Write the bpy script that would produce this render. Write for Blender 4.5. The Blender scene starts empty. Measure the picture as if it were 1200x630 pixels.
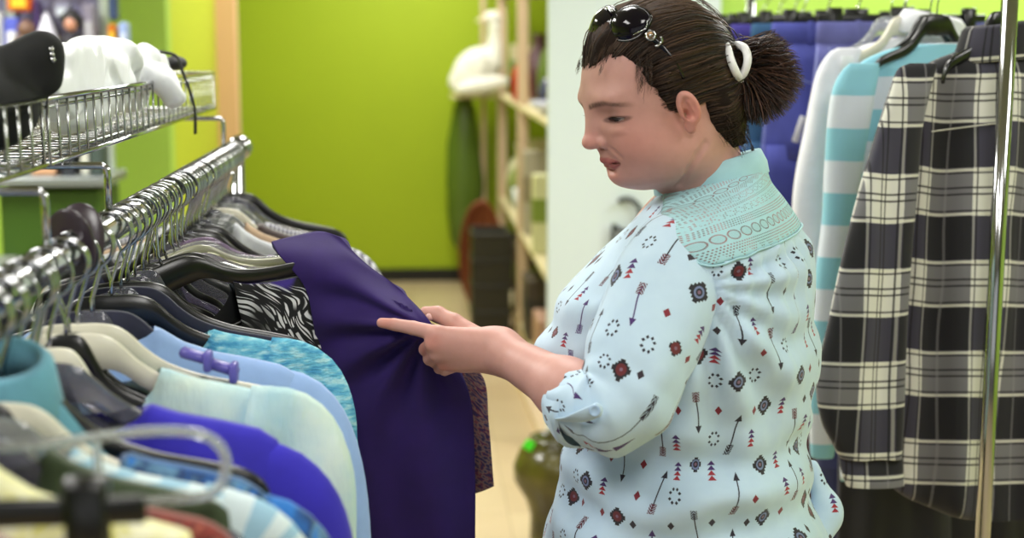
import bpy, math, random
import numpy as np
from mathutils import Vector, Matrix
rng = np.random.RandomState(7)
random.seed(7)
PI = math.pi
SC = bpy.context.scene
COL = SC.collection
A = np.array

# ---------------------------------------------------------------- camera
F_PX, CW, CH = 1700.0, 1200.0, 630.0
YAW, PITCH = math.atan(120 / 1700 * .988), math.atan(265 / 1700)
CAMZ = 1.55
_f = A([math.sin(YAW) * math.cos(PITCH), math.cos(YAW) * math.cos(PITCH), -math.sin(PITCH)])
_r = A([math.cos(YAW), -math.sin(YAW), 0.0])
_u = np.cross(_r, _f)
CAMP = A([0, 0, CAMZ])

def W(px, py, Y):
    """world point seen at photo pixel (px, py) on the plane y = Y"""
    d = _f + _r * (px - CW / 2) / F_PX - _u * (py - CH / 2) / F_PX
    return CAMP + d * (Y / d[1])

def proj(p):
    v = A(p, float) - CAMP
    z = v @ _f
    return (CW / 2 + F_PX * (v @ _r) / z, CH / 2 - F_PX * (v @ _u) / z)

cam_d = bpy.data.cameras.new('camera')
cam_d.sensor_width = 36
cam_d.lens = F_PX / CW * 36
cam_d.clip_start = .05
cam_d.dof.use_dof = True
cam_d.dof.focus_distance = 1.80
cam_d.dof.aperture_fstop = 3.4
cam_o = bpy.data.objects.new('camera', cam_d)
COL.objects.link(cam_o)
cam_o.matrix_world = Matrix(((_r[0], _u[0], -_f[0], 0), (_r[1], _u[1], -_f[1], 0), (_r[2], _u[2], -_f[2], CAMZ), (0, 0, 0, 1)))
SC.camera = cam_o
SC.view_settings.view_transform = 'Standard'
SC.view_settings.look = 'None'
SC.view_settings.gamma = 1
SC.view_settings.exposure = -.6
SC.view_settings.use_curve_mapping = False

# ---------------------------------------------------------------- colour and node building
def lin(c):
    c = [x / 255 for x in c[:3]]
    return tuple(x / 12.92 if x <= .04045 else ((x + .055) / 1.055) ** 2.4 for x in c)

def col4(c):
    return (*lin(c), 1.0)

class E:
    """small expression wrapper over math nodes"""
    def __init__(s, nt, sock): s.nt = nt; s.s = sock
    def _m(s, op, *o):
        n = s.nt.nodes.new('ShaderNodeMath'); n.operation = op
        for i, v in enumerate((s,) + o):
            if isinstance(v, E): s.nt.links.new(v.s, n.inputs[i])
            else: n.inputs[i].default_value = float(v)
        return E(s.nt, n.outputs[0])
    def __add__(s, o): return s._m('ADD', o)
    __radd__ = __add__
    def __sub__(s, o): return s._m('SUBTRACT', o)
    def __rsub__(s, o): return (s * -1.0) + o
    def __mul__(s, o): return s._m('MULTIPLY', o)
    __rmul__ = __mul__
    def __truediv__(s, o): return s._m('DIVIDE', o)
    def abs(s): return s._m('ABSOLUTE')
    def floor(s): return s._m('FLOOR')
    def fract(s): return s._m('FRACT')
    def sin(s): return s._m('SINE')
    def sqrt(s): return s._m('SQRT')
    def lt(s, o): return s._m('LESS_THAN', o)
    def gt(s, o): return s._m('GREATER_THAN', o)
    def min(s, o): return s._m('MINIMUM', o)
    def max(s, o): return s._m('MAXIMUM', o)
    def ss(s, a, b):
        n = s.nt.nodes.new('ShaderNodeMapRange'); n.interpolation_type = 'SMOOTHSTEP'
        s.nt.links.new(s.s, n.inputs[0]); n.inputs[1].default_value = a; n.inputs[2].default_value = b
        return E(s.nt, n.outputs[0])

class Mat:
    def __init__(s, name, color=(128, 128, 128), rough=.6, metal=0.0, **kw):
        s.m = bpy.data.materials.new(name); s.m.use_nodes = True
        s.nt = s.m.node_tree
        s.b = s.nt.nodes['Principled BSDF']
        s.b.inputs['Base Color'].default_value = col4(color)
        s.b.inputs['Roughness'].default_value = rough
        s.b.inputs['Metallic'].default_value = metal
        s.m.diffuse_color = col4(color)
        for k, v in kw.items():
            s.b.inputs[k].default_value = v
    def uv(s, name='UVMap'):
        n = s.nt.nodes.new('ShaderNodeUVMap'); n.uv_map = name
        q = s.nt.nodes.new('ShaderNodeSeparateXYZ'); s.nt.links.new(n.outputs[0], q.inputs[0])
        return E(s.nt, q.outputs[0]), E(s.nt, q.outputs[1])
    def obj(s):
        n = s.nt.nodes.new('ShaderNodeTexCoord')
        return n.outputs['Object']
    def attr(s, name, col=False):
        n = s.nt.nodes.new('ShaderNodeAttribute'); n.attribute_name = name
        return n.outputs['Color'] if col else E(s.nt, n.outputs['Fac'])
    def vec(s, x, y, z=0.0):
        n = s.nt.nodes.new('ShaderNodeCombineXYZ')
        for i, v in enumerate((x, y, z)):
            if isinstance(v, E): s.nt.links.new(v.s, n.inputs[i])
            else: n.inputs[i].default_value = v
        return n.outputs[0]
    def noise(s, scale, detail=3, vec=None, rough=.5, dist=0.0, stretch=None):
        n = s.nt.nodes.new('ShaderNodeTexNoise')
        n.inputs['Scale'].default_value = scale; n.inputs['Detail'].default_value = detail
        n.inputs['Roughness'].default_value = rough; n.inputs['Distortion'].default_value = dist
        v = vec if vec is not None else s.obj()
        if stretch is not None:
            mp = s.nt.nodes.new('ShaderNodeMapping'); mp.inputs['Scale'].default_value = stretch
            s.nt.links.new(v, mp.inputs[0]); v = mp.outputs[0]
        s.nt.links.new(v, n.inputs['Vector'])
        return E(s.nt, n.outputs[0])
    def voro(s, scale, vec=None, feature='F1', out=0, rnd=1.0):
        n = s.nt.nodes.new('ShaderNodeTexVoronoi'); n.feature = feature
        n.inputs['Scale'].default_value = scale; n.inputs['Randomness'].default_value = rnd
        s.nt.links.new(vec if vec is not None else s.obj(), n.inputs['Vector'])
        return n.outputs[out]
    def white(s, x, y, k=0.0):
        n = s.nt.nodes.new('ShaderNodeTexWhiteNoise'); n.noise_dimensions = '3D'
        s.nt.links.new(s.vec(x, y, k), n.inputs['Vector'])
        return E(s.nt, n.outputs[0])
    def mix(s, fac, a, b):
        n = s.nt.nodes.new('ShaderNodeMix'); n.data_type = 'RGBA'
        if isinstance(fac, E): s.nt.links.new(fac.s, n.inputs[0])
        else: n.inputs[0].default_value = fac
        for v, i in ((a, 6), (b, 7)):
            if isinstance(v, (tuple, list)): n.inputs[i].default_value = col4(v)
            else: s.nt.links.new(v, n.inputs[i])
        return n.outputs[2]
    def ramp(s, e, stops):
        n = s.nt.nodes.new('ShaderNodeValToRGB')
        s.nt.links.new(e.s, n.inputs[0])
        el = n.color_ramp.elements
        while len(el) < len(stops): el.new(.5)
        for q, (p, c) in zip(el, stops): q.position = p; q.color = col4(c)
        return n.outputs[0]
    def base(s, sock): s.nt.links.new(sock, s.b.inputs['Base Color']); return s
    def bump(s, e, strength=.3, dist=.001):
        n = s.nt.nodes.new('ShaderNodeBump')
        n.inputs['Strength'].default_value = strength; n.inputs['Distance'].default_value = dist
        s.nt.links.new(e.s, n.inputs['Height'])
        s.nt.links.new(n.outputs[0], s.b.inputs['Normal']); return s

_mats = {}
def M(name, color=(128, 128, 128), rough=.6, metal=0.0, **kw):
    if name not in _mats: _mats[name] = Mat(name, color, rough, metal, **kw)
    return _mats[name].m

def fabric(name, color, rough=.9, weave=900, var=.12, sheen=.2):
    if name in _mats: return _mats[name].m
    m = Mat(name, color, rough); _mats[name] = m
    m.b.inputs['Sheen Weight'].default_value = sheen
    n = m.noise(35, 4)
    dk = tuple(c * (1 - var) for c in color); lt = tuple(min(255, c * (1 + var) + 4) for c in color)
    m.base(m.mix(n, dk, lt))
    m.bump(m.noise(weave, 2), .25, .0008)
    return m.m

# ---------------------------------------------------------------- mesh building
class Acc:
    def __init__(s): s.v = []; s.f = []; s.uv = []; s.mi = []
    def add(s, v, f, uv=None, mi=0):
        b = len(s.v)
        v = [tuple(map(float, p)) for p in v]
        s.v += v; s.f += [tuple(b + i for i in q) for q in f]
        s.uv += [tuple(map(float, p)) for p in uv] if uv is not None else [(0., 0.)] * len(v)
        s.mi += [mi] * len(f)
        return s
    def box(s, c, d, R=None, mi=0, bev=0.0):
        c = A(c, float); h = A(d, float) / 2
        if bev <= 0:
            v = [A([x, y, z]) * h for x in (-1, 1) for y in (-1, 1) for z in (-1, 1)]
            f = [(0, 1, 3, 2), (4, 6, 7, 5), (0, 4, 5, 1), (2, 3, 7, 6), (0, 2, 6, 4), (1, 5, 7, 3)]
            uv = [(p[0] + p[1], p[2]) for p in v]
        else:
            b = min(bev, h.min() * .95); v = []; idx = {}
            for x in (-1, 1):
                for y in (-1, 1):
                    for z in (-1, 1):
                        for k in range(3):
                            q = A([x, y, z]) * h
                            for j in range(3):
                                if j != k: q[j] -= b * (x, y, z)[j]
                            idx[(x, y, z, k)] = len(v); v.append(q)
            f = []
            for k in range(3):
                i, j = (k + 1) % 3, (k + 2) % 3
                for sg in (-1, 1):
                    q = []
                    for a, c2 in ((-1, -1), (1, -1), (1, 1), (-1, 1)):
                        t = [0, 0, 0]; t[k] = sg; t[i] = a; t[j] = c2; q.append(idx[(*t, k)])
                    f.append(tuple(q if sg > 0 else q[::-1]))
                for a in (-1, 1):
                    for c2 in (-1, 1):
                        t0 = [0, 0, 0]; t1 = [0, 0, 0]
                        t0[k] = -1; t1[k] = 1; t0[i] = t1[i] = a; t0[j] = t1[j] = c2
                        q = (idx[(*t0, i)], idx[(*t1, i)], idx[(*t1, j)], idx[(*t0, j)])
                        f.append(q if a * c2 > 0 else q[::-1])
            for x in (-1, 1):
                for y in (-1, 1):
                    for z in (-1, 1):
                        q = (idx[(x, y, z, 0)], idx[(x, y, z, 1)], idx[(x, y, z, 2)])
                        f.append(q if x * y * z > 0 else q[::-1])
            uv = [(p[0] + p[1], p[2]) for p in v]
        if R is not None: v = [R @ p for p in v]
        return s.add([c + p for p in v], f, uv, mi)
    def loft(s, rings, closed=True, caps=True, mi=0, uv=None):
        rings = [A(r, float) for r in rings]; n = len(rings[0]); v = np.concatenate(rings); f = []
        for i in range(len(rings) - 1):
            for j in range(n if closed else n - 1):
                k = (j + 1) % n
                f.append((i * n + j, i * n + k, (i + 1) * n + k, (i + 1) * n + j))
        if closed and caps:
            f.append(tuple(range(n))[::-1]); f.append(tuple((len(rings) - 1) * n + j for j in range(n)))
        return s.add(v, f, uv, mi)
    def tube(s, path, r, seg=8, caps=True, mi=0, sq=None, up=None):
        path = A(path, float); n = len(path)
        r = np.broadcast_to(A(r, float), (n,)) if np.ndim(r) < 2 else r
        T = np.gradient(path, axis=0); T /= np.linalg.norm(T, axis=1)[:, None] + 1e-12
        ref = A(up, float) if up is not None else (A([0, 0, 1.]) if abs(T[0][2]) < .9 else A([1., 0, 0]))
        rings = []; N = np.cross(T[0], ref); N /= np.linalg.norm(N)
        an = np.arange(seg) * 2 * PI / seg + (PI / seg if seg == 4 else 0)
        sq = sq or (1, 1)
        for i in range(n):
            if up is not None: N = np.cross(T[i], ref)
            N = N - T[i] * (N @ T[i]); N /= np.linalg.norm(N) + 1e-12
            B = np.cross(N, T[i])
            rings.append(path[i] + r[i] * (sq[0] * np.cos(an)[:, None] * N + sq[1] * np.sin(an)[:, None] * B))
        return s.loft(rings, True, caps, mi)
    def lathe(s, prof, c=(0, 0, 0), seg=24, mi=0, R=None):
        an = np.arange(seg) * 2 * PI / seg
        rings = []
        for r_, z in prof:
            q = np.stack([max(r_, 1e-5) * np.cos(an), max(r_, 1e-5) * np.sin(an), np.full(seg, z)], 1)
            if R is not None: q = q @ R.T
            rings.append(q + A(c, float))
        return s.loft(rings, True, True, mi)
    def ell(s, c, rad, seg=20, rg=12, R=None, mi=0):
        th = np.linspace(0, PI, rg + 1)[1:-1]
        v = [A([0, 0, 1.])]
        for t in th:
            for j in range(seg):
                a = 2 * PI * j / seg; v.append(A([math.sin(t) * math.cos(a), math.sin(t) * math.sin(a), math.cos(t)]))
        v.append(A([0, 0, -1.])); f = []
        for j in range(seg): f.append((0, 1 + j, 1 + (j + 1) % seg))
        for i in range(len(th) - 1):
            for j in range(seg):
                a = 1 + i * seg; k = (j + 1) % seg
                f.append((a + j, a + seg + j, a + seg + k, a + k))
        L = len(v) - 1; a = 1 + (len(th) - 1) * seg
        for j in range(seg): f.append((L, a + (j + 1) % seg, a + j))
        v = A(v) * A(rad)
        if R is not None: v = v @ A(R).T
        return s.add(v + A(c, float), f, None, mi)
    def obj(s, name, mat, parent=None, smooth=True, sub=0, recalc=True):
        return mk(name, s.v, s.f, mat, parent, smooth, s.uv, s.mi, sub, recalc)

def mk(name, v, f, mat, parent=None, smooth=True, uv=None, mi=None, sub=0, recalc=False, colors=None):
    me = bpy.data.meshes.new(name)
    v = np.asarray(v, dtype=np.float32)
    if isinstance(f, np.ndarray):
        me.vertices.add(len(v)); me.vertices.foreach_set('co', v.ravel())
        k = f.shape[1]
        me.loops.add(f.size); me.loops.foreach_set('vertex_index', f.ravel().astype(np.int32))
        me.polygons.add(len(f)); me.polygons.foreach_set('loop_start', (np.arange(len(f)) * k).astype(np.int32))
        me.update(calc_edges=True)
    else:
        me.from_pydata([tuple(p) for p in v.tolist()], [], f)
    if recalc:
        import bmesh
        bm = bmesh.new(); bm.from_mesh(me); bmesh.ops.recalc_face_normals(bm, faces=bm.faces); bm.to_mesh(me); bm.free()
    mats = mat if isinstance(mat, (list, tuple)) else [mat]
    for m_ in mats: me.materials.append(m_)
    if mi is not None and len(mats) > 1: me.polygons.foreach_set('material_index', A(mi, dtype=np.int32))
    if smooth:
        me.polygons.foreach_set('use_smooth', np.ones(len(me.polygons), dtype=bool))
    if uv is not None and len(uv) == len(v):
        ul = me.uv_layers.new(name='UVMap')
        li = np.zeros(len(me.loops), dtype=np.int32); me.loops.foreach_get('vertex_index', li)
        ul.data.foreach_set('uv', np.asarray(uv, dtype=np.float32)[li].ravel())
    if colors is not None:
        for cn, cv in colors.items():
            at = me.attributes.new(cn, 'FLOAT_COLOR' if np.ndim(cv) == 2 else 'FLOAT', 'POINT')
            if np.ndim(cv) == 2:
                at.data.foreach_set('color', np.concatenate([cv, np.ones((len(cv), 1))], 1).astype(np.float32).ravel())
            else: at.data.foreach_set('value', np.asarray(cv, dtype=np.float32))
    me.update()
    o = bpy.data.objects.new(name, me); COL.objects.link(o)
    if parent is not None: attach(o, parent)
    if sub:
        md = o.modifiers.new('sub', 'SUBSURF'); md.levels = md.render_levels = sub
    return o

_ploc = {}
def attach(o, p):
    """parent o to p; geometry stays given in world coordinates unless p is a 'local' empty"""
    o.parent = p
    if p.name in _ploc: o.matrix_parent_inverse = _ploc[p.name]

def thing(name, label, cat, loc=(0, 0, 0), group=None, local=False):
    o = bpy.data.objects.new(name, None); COL.objects.link(o)
    o.empty_display_size = .05
    o.location = loc
    if not local: _ploc[o.name] = Matrix.Translation(Vector([float(x) for x in loc])).inverted()
    return tag(o, label, cat, group)

def tag(o, label=None, cat=None, group=None, kind=None):
    if label: o['label'] = label
    if cat: o['category'] = cat
    if group: o['group'] = group
    if kind: o['kind'] = kind
    return o

def cr(pts, n):
    """Catmull-Rom resample of control rows to n rows"""
    P = A(pts, float); m = len(P)
    P = np.vstack([2 * P[0] - P[1], P, 2 * P[-1] - P[-2]])
    t = np.linspace(0, m - 1 - 1e-9, n); i = t.astype(int); u = (t - i)[:, None]
    p0, p1, p2, p3 = P[i], P[i + 1], P[i + 2], P[i + 3]
    return .5 * (2 * p1 + (p2 - p0) * u + (2 * p0 - 5 * p1 + 4 * p2 - p3) * u ** 2 + (3 * p1 - p0 - 3 * p2 + p3) * u ** 3)

def sstep(a, b, x):
    t = np.clip((np.asarray(x, float) - a) / (b - a), 0, 1); return t * t * (3 - 2 * t)

# smooth value noise in numpy
_perm = np.random.RandomState(3).rand(64, 64, 64)
def vnoise(P, sc=1.0, seed=0):
    q = np.asarray(P, float) * sc + seed * 7.31
    i = np.floor(q).astype(int); f = q - i; f = f * f * (3 - 2 * f); r = 0
    for dx in (0, 1):
        for dy in (0, 1):
            for dz in (0, 1):
                w = (f[..., 0] if dx else 1 - f[..., 0]) * (f[..., 1] if dy else 1 - f[..., 1]) * (f[..., 2] if dz else 1 - f[..., 2])
                r = r + w * _perm[(i[..., 0] + dx) % 64, (i[..., 1] + dy) % 64, (i[..., 2] + dz) % 64]
    return r * 2 - 1

# ---------------------------------------------------------------- signed distance modelling
def smin(a, b, k):
    h = np.clip(.5 + .5 * (b - a) / k, 0, 1)
    return b + (a - b) * h - k * h * (1 - h)
def smax(a, b, k): return -smin(-a, -b, k)
def s_ell(P, c, r, R=None):
    q = P - A(c, float)
    if R is not None: q = q @ R
    r = A(r, float)
    k0 = np.linalg.norm(q / r, axis=1); k1 = np.linalg.norm(q / (r * r), axis=1) + 1e-9
    return k0 * (k0 - 1) / k1
def s_cap(P, a, b, ra, rb, flat=None):
    """tapered capsule; flat=(axis, factor) squeezes it along an axis"""
    a = A(a, float); b = A(b, float); ab = b - a
    t = np.clip(((P - a) @ ab) / (ab @ ab), 0, 1)
    q = P - a - t[:, None] * ab
    if flat is not None:
        ax = A(flat[0], float); q = q + ((q @ ax) * (1 / flat[1] - 1))[:, None] * ax
    return np.linalg.norm(q, axis=1) - (ra + (rb - ra) * t)

def surfnet(f, lo, hi, h, bs=10, safety=1.5):
    lo = A(lo, float); hi = A(hi, float)
    nb = np.ceil((hi - lo) / (h * bs)).astype(int)
    g = np.stack(np.meshgrid(*[np.arange(k) for k in nb], indexing='ij'), -1).reshape(-1, 3)
    c = lo + (g + .5) * bs * h
    g = g[np.abs(f(c)) < bs * h * .87 * safety]
    off = np.stack(np.meshgrid(*[np.arange(bs + 1)] * 3, indexing='ij'), -1).reshape(-1, 3)
    N = nb * bs + 2
    key = lambda q: (q[..., 0].astype(np.int64) * N[1] + q[..., 1]) * N[2] + q[..., 2]
    ck = []; cp = []; ef = []
    n = bs
    for s0 in range(0, len(g), 256):
        gg = g[s0:s0 + 256]
        I = gg[:, None, :] * bs + off[None]
        V = f((lo + I.reshape(-1, 3) * h)).reshape(len(gg), bs + 1, bs + 1, bs + 1)
        ins = V < 0
        acc = np.zeros((len(gg), n, n, n, 3)); cnt = np.zeros((len(gg), n, n, n))
        for ax in range(3):
            o1, o2 = [k for k in range(3) if k != ax]
            for d1 in (0, 1):
                for d2 in (0, 1):
                    sl0 = [slice(None)] + [slice(0, n)] * 3; sl1 = list(sl0)
                    for o_, d_ in ((o1, d1), (o2, d2)):
                        sl0[o_ + 1] = slice(d_, n + d_); sl1[o_ + 1] = slice(d_, n + d_)
                    sl1[ax + 1] = slice(1, n + 1)
                    a = V[tuple(sl0)]; b = V[tuple(sl1)]
                    cr_ = (a < 0) != (b < 0)
                    t = np.where(cr_, a / np.where(a - b == 0, 1, a - b), 0)
                    q = np.zeros(acc.shape); q[..., ax] = t; q[..., o1] = d1; q[..., o2] = d2
                    acc += q * cr_[..., None]; cnt += cr_
        m = cnt > 0
        w = np.argwhere(m)
        if len(w):
            cell = gg[w[:, 0]] * bs + w[:, 1:]
            ck.append(key(cell)); cp.append(lo + (cell + acc[m] / cnt[m][:, None]) * h)
        # faces around grid edges whose base corner is in this block
        for ax in range(3):
            o1, o2 = (ax + 1) % 3, (ax + 2) % 3
            sl0 = [slice(None)] + [slice(0, n)] * 3; sl1 = list(sl0); sl1[ax + 1] = slice(1, n + 1)
            a = ins[tuple(sl0)]; b = ins[tuple(sl1)]
            w = np.argwhere(a != b)
            if not len(w): continue
            cell = gg[w[:, 0]] * bs + w[:, 1:]
            e1 = np.zeros(3, int); e1[o1] = 1; e2 = np.zeros(3, int); e2[o2] = 1
            q = np.stack([key(cell - e1 - e2), key(cell - e2), key(cell), key(cell - e1)], 1)
            flip = ~a[tuple(w.T)]
            q[flip] = q[flip][:, ::-1]
            ef.append(q)
    ck = np.concatenate(ck); cp = np.concatenate(cp); ef = np.concatenate(ef)
    order = np.argsort(ck); ck = ck[order]; cp = cp[order]
    ix = np.searchsorted(ck, ef); ix = np.clip(ix, 0, len(ck) - 1)
    ok = (ck[ix] == ef).all(1)
    return cp, ix[ok].astype(np.int32)

def relax(v, f, it=2, lam=.5):
    for _ in range(it):
        s = np.zeros_like(v); c = np.zeros(len(v))
        for i in range(f.shape[1]):
            a, b = f[:, i], f[:, (i + 1) % f.shape[1]]
            for k in range(3): s[:, k] += np.bincount(a, v[b, k], len(v)) + np.bincount(b, v[a, k], len(v))
            c += np.bincount(a, minlength=len(v)) + np.bincount(b, minlength=len(v))
        m = c > 0
        v = v.copy(); v[m] += lam * (s[m] / c[m][:, None] - v[m])
    return v
def vnormals(v, f):
    n = np.cross(v[f[:, 2]] - v[f[:, 0]], v[f[:, 3]] - v[f[:, 1]] if f.shape[1] == 4 else v[f[:, 1]] - v[f[:, 0]])
    o = np.zeros_like(v)
    for i in range(f.shape[1]):
        for k in range(3): o[:, k] += np.bincount(f[:, i], n[:, k], len(v))
    return o / (np.linalg.norm(o, axis=1)[:, None] + 1e-12)
# ================================================================ setting
LIME = (160, 182, 16); LIME2 = (172, 208, 88); PEACH = (232, 186, 146)
def wallmat(name, c, r=.55):
    m = Mat(name, c, r); _mats[name] = m
    m.base(m.mix(m.noise(3, 2), tuple(x * .985 for x in c), tuple(min(255, x * 1.015) for x in c)))
    m.bump(m.noise(260, 3), .12, .001); return m.m
m_lime = wallmat('lime paint', LIME); m_lime2 = wallmat('bright lime paint', LIME2)
m_lime3 = wallmat('yellow lime paint', (190, 202, 44))
m_peach = wallmat('peach paint', PEACH); m_white = wallmat('white paint', (208, 219, 226), .4)
m_ceil = wallmat('ceiling paint', (168, 168, 166), .9)
m_rear = wallmat('grey rear wall paint', (110, 110, 116), .9)
m_dark = M('black rubber baseboard', (16, 16, 14), .5)
fm = Mat('beige floor tile', (200, 178, 140), .32); _mats['floor'] = fm
u_, v_ = None, None
g_ = fm.nt.nodes.new('ShaderNodeSeparateXYZ'); fm.nt.links.new(fm.obj(), g_.inputs[0])
gx, gy = E(fm.nt, g_.outputs[0]), E(fm.nt, g_.outputs[1])
tx, ty = (gx / .31).fract(), (gy / .31).fract()
grout = (tx.lt(.012)).max(ty.lt(.012))
tint = fm.white((gx / .31).floor(), (gy / .31).floor())
c1 = fm.mix(tint, (196, 172, 138), (208, 186, 152))
c1 = fm.mix(fm.noise(9, 5) * .35, c1, (168, 146, 108))
fm.base(fm.mix(grout * .65, c1, (140, 118, 84)))

def slab(name, lo, hi, mat, kind='structure'):
    a = Acc(); lo = A(lo, float); hi = A(hi, float)
    a.box((lo + hi) / 2, hi - lo)
    return tag(a.obj(name, mat, smooth=False), kind=kind)

YB = 9.45
slab('floor', (-3.2, -2.6, -.1), (3.4, YB + .1, 0), fm.m)
slab('ceiling', (-3.2, -2.6, 2.8), (3.4, YB + .1, 2.9), m_ceil)
slab('wall_back', (-1.2, YB, 0), (1.3, YB + .1, 2.8), m_lime)
slab('wall_left', (-3.2, -2.6, 0), (-3.1, 5.5, 2.8), m_lime)
slab('wall_right', (3.3, -2.6, 0), (3.4, 5.5, 2.8), m_lime2)
slab('wall_rear', (-3.2, -2.6, 0), (3.4, -2.5, 2.8), m_rear)
slab('wall_left_partition', (-3.2, 5.5, 0), (-.895, 5.6, 2.8), m_lime2)
slab('wall_left_corridor', (-1.0, 5.6, 0), (-.895, 6.88, 2.8), m_lime3)
slab('wall_left_alcove', (-1.2, 6.99, 0), (-1.1, YB, 2.8), m_lime)
slab('trim_1', (-1.2, 6.88, 0), (-.805, 6.99, 2.8), m_peach)
slab('wall_right_partition', (.62, 5.5, 0), (3.4, 5.6, 2.8), m_lime2)
slab('wall_right_alcove', (1.15, 5.6, 0), (1.25, YB, 2.8), m_lime)
slab('trim_2', (.512, 5.38, 0), (1.15, 5.44, 2.8), m_white)
slab('baseboard_back', (-1.1, YB - .015, 0), (1.15, YB, .085), m_dark)
slab('baseboard_left', (-3.1, 5.485, 0), (-.895, 5.5, .085), m_dark)

# ceiling lights: each a framed diffuser with a lamp
m_fix = M('white enamel', (235, 235, 232), .4)
m_emit = Mat('lit diffuser', (255, 255, 255), .5); m_emit.b.inputs['Emission Color'].default_value = (1, .97, .92, 1); m_emit.b.inputs['Emission Strength'].default_value = 3.0
LIGHTS = [(-1.3, .7, 52), (.5, -.3, 46), (2.0, 1.0, 44), (-1.8, 3.6, 135), (.1, 3.0, 46), (2.3, 4.1, 95), (.0, 6.3, 52), (.0, 8.2, 60)]
for i, (x, y, w) in enumerate(LIGHTS):
    t = thing('ceiling_light', 'white framed fluorescent ceiling light panel with a glowing diffuser', 'ceiling light', (x, y, 2.8), 'ceiling light panels')
    a = Acc()
    for sx in (-1, 1): a.box((x + sx * .30, y, 2.775), (.03, 1.2, .05), bev=.004)
    for sy in (-1, 1): a.box((x, y + sy * .6, 2.775), (.63, .03, .05), bev=.004)
    a.obj('frame', m_fix, t, False)
    a = Acc(); a.box((x, y, 2.79), (.57, 1.17, .012)); a.obj('diffuser', m_emit.m, t, False)
    L = bpy.data.lights.new('panel_lamp', 'AREA'); L.shape = 'RECTANGLE'; L.size = .55; L.size_y = 1.15
    L.energy = w; L.color = (1, .985, .96)
    lo = bpy.data.objects.new('panel_lamp', L); COL.objects.link(lo); lo.location = (x, y, 2.76)
# daylight through the shop window behind the photographer
a = Acc()
for x0, x1 in ((-2.2, -.9), (-.8, .5), (.6, 1.9)):
    for z in (.75, 2.4): a.box(((x0 + x1) / 2, -2.47, z), (x1 - x0 + .1, .06, .06))
for x in (-2.25, -.85, .55, 1.95): a.box((x, -2.47, 1.575), (.06, .06, 1.7))
tag(a.obj('window_1', m_fix, smooth=False), kind='structure')
L = bpy.data.lights.new('window_daylight', 'AREA'); L.shape = 'RECTANGLE'; L.size = 4.0; L.size_y = 1.6; L.energy = 17; L.color = (.93, .97, 1)
lo = bpy.data.objects.new('window_daylight', L); COL.objects.link(lo); lo.location = (-.2, -2.42, 1.6)
lo.rotation_euler = (PI / 2, 0, 0)
wd = bpy.data.worlds.new('world'); SC.world = wd; wd.use_nodes = True
wd.node_tree.nodes['Background'].inputs[0].default_value = (.8, .9, 1, 1); wd.node_tree.nodes['Background'].inputs[1].default_value = .6

# ================================================================ far shelf unit
m_post = M('pale wood', (206, 180, 150), .6); m_board = M('cream board', (214, 200, 158), .5)
t = thing('shelving_unit', 'tall open shelving unit with pale posts along the far alcove, crowded with bric-a-brac', 'shelving', (.75, 7.4, 0))
SX0 = .55
for y in (5.75, 7.38, 9.05):
    for x in (SX0 + .02, 1.0):
        a = Acc(); a.box((x, y, 1.2), (.055, .05, 2.4), bev=.004); a.obj('post', m_post, t, False)
for z in (.12, .60, 1.237, 1.85, 2.35):
    a = Acc(); a.box((.78, 7.45, z - .012), (.46, 3.5, .024), bev=.003); a.obj('shelf', m_board, t, False)
a = Acc(); a.box((.46, 9.2, 1.2), (.03, .03, 2.4), bev=.003); a.obj('post', m_post, t, False)
a = Acc(); a.box((.42, 9.15, 1.22), (.34, .34, .02), bev=.003); a.obj('shelf', m_board, t, False)
# plinth
a = Acc(); a.add([(.455, 7.2, 0), (.5, 5.3, 0), (1.1, 5.3, 0), (1.1, 7.2, 0), (.455, 7.2, .035), (.5, 5.3, .035), (1.1, 5.3, .035), (1.1, 7.2, .035)],
                 [(0, 1, 2, 3), (4, 5, 6, 7), (0, 1, 5, 4), (1, 2, 6, 5), (2, 3, 7, 6), (3, 0, 4, 7)])
tag(a.obj('trim_3', M('pink beige board', (214, 190, 158), .5), smooth=False), kind='structure')

# white goose figure
gm = fabric('white plush', (238, 232, 216), .85)
t = thing('goose_figure', 'white plush goose with its neck raised, at the end of the far shelving', 'toy goose', (.42, 9.1, 1.232))
a = Acc()
c0 = W(562, 92, 9.05); c1_ = W(574, 70, 9.05)
R = Matrix.Rotation(math.radians(-32), 3, 'Y'); Rn = A(R)
a.ell((.42, 9.08, 1.385), (.165, .11, .135), R=Rn, seg=24, rg=14)
a.tube(cr([(.50, 9.08, 1.40), (.53, 9.07, 1.52), (.53, 9.06, 1.62), (.525, 9.05, 1.68)], 10), [.09, .085, .07, .06, .052, .047, .045, .045, .045, .04], 14)
a.ell((.515, 9.05, 1.70), (.06, .045, .045))
b_ = a.obj('body', gm, t)
a = Acc(); a.ell((.36, 8.98, 1.37), (.15, .03, .085), R=A(Matrix.Rotation(math.radians(-42), 3, 'Y'))); a.obj('wing', gm, t)
a = Acc(); a.ell((.44, 8.93, 1.29), (.17, .05, .055), R=A(Matrix.Rotation(math.radians(-10), 3, 'Y'))); a.obj('wing', gm, t)
a = Acc(); a.tube([(.47, 9.04, 1.70), (.43, 9.035, 1.688), (.40, 9.03, 1.68)], [.022, .015, .005], 10, sq=(1.2, .6)); a.obj('beak', M('cream felt', (226, 212, 180)), t)
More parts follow.
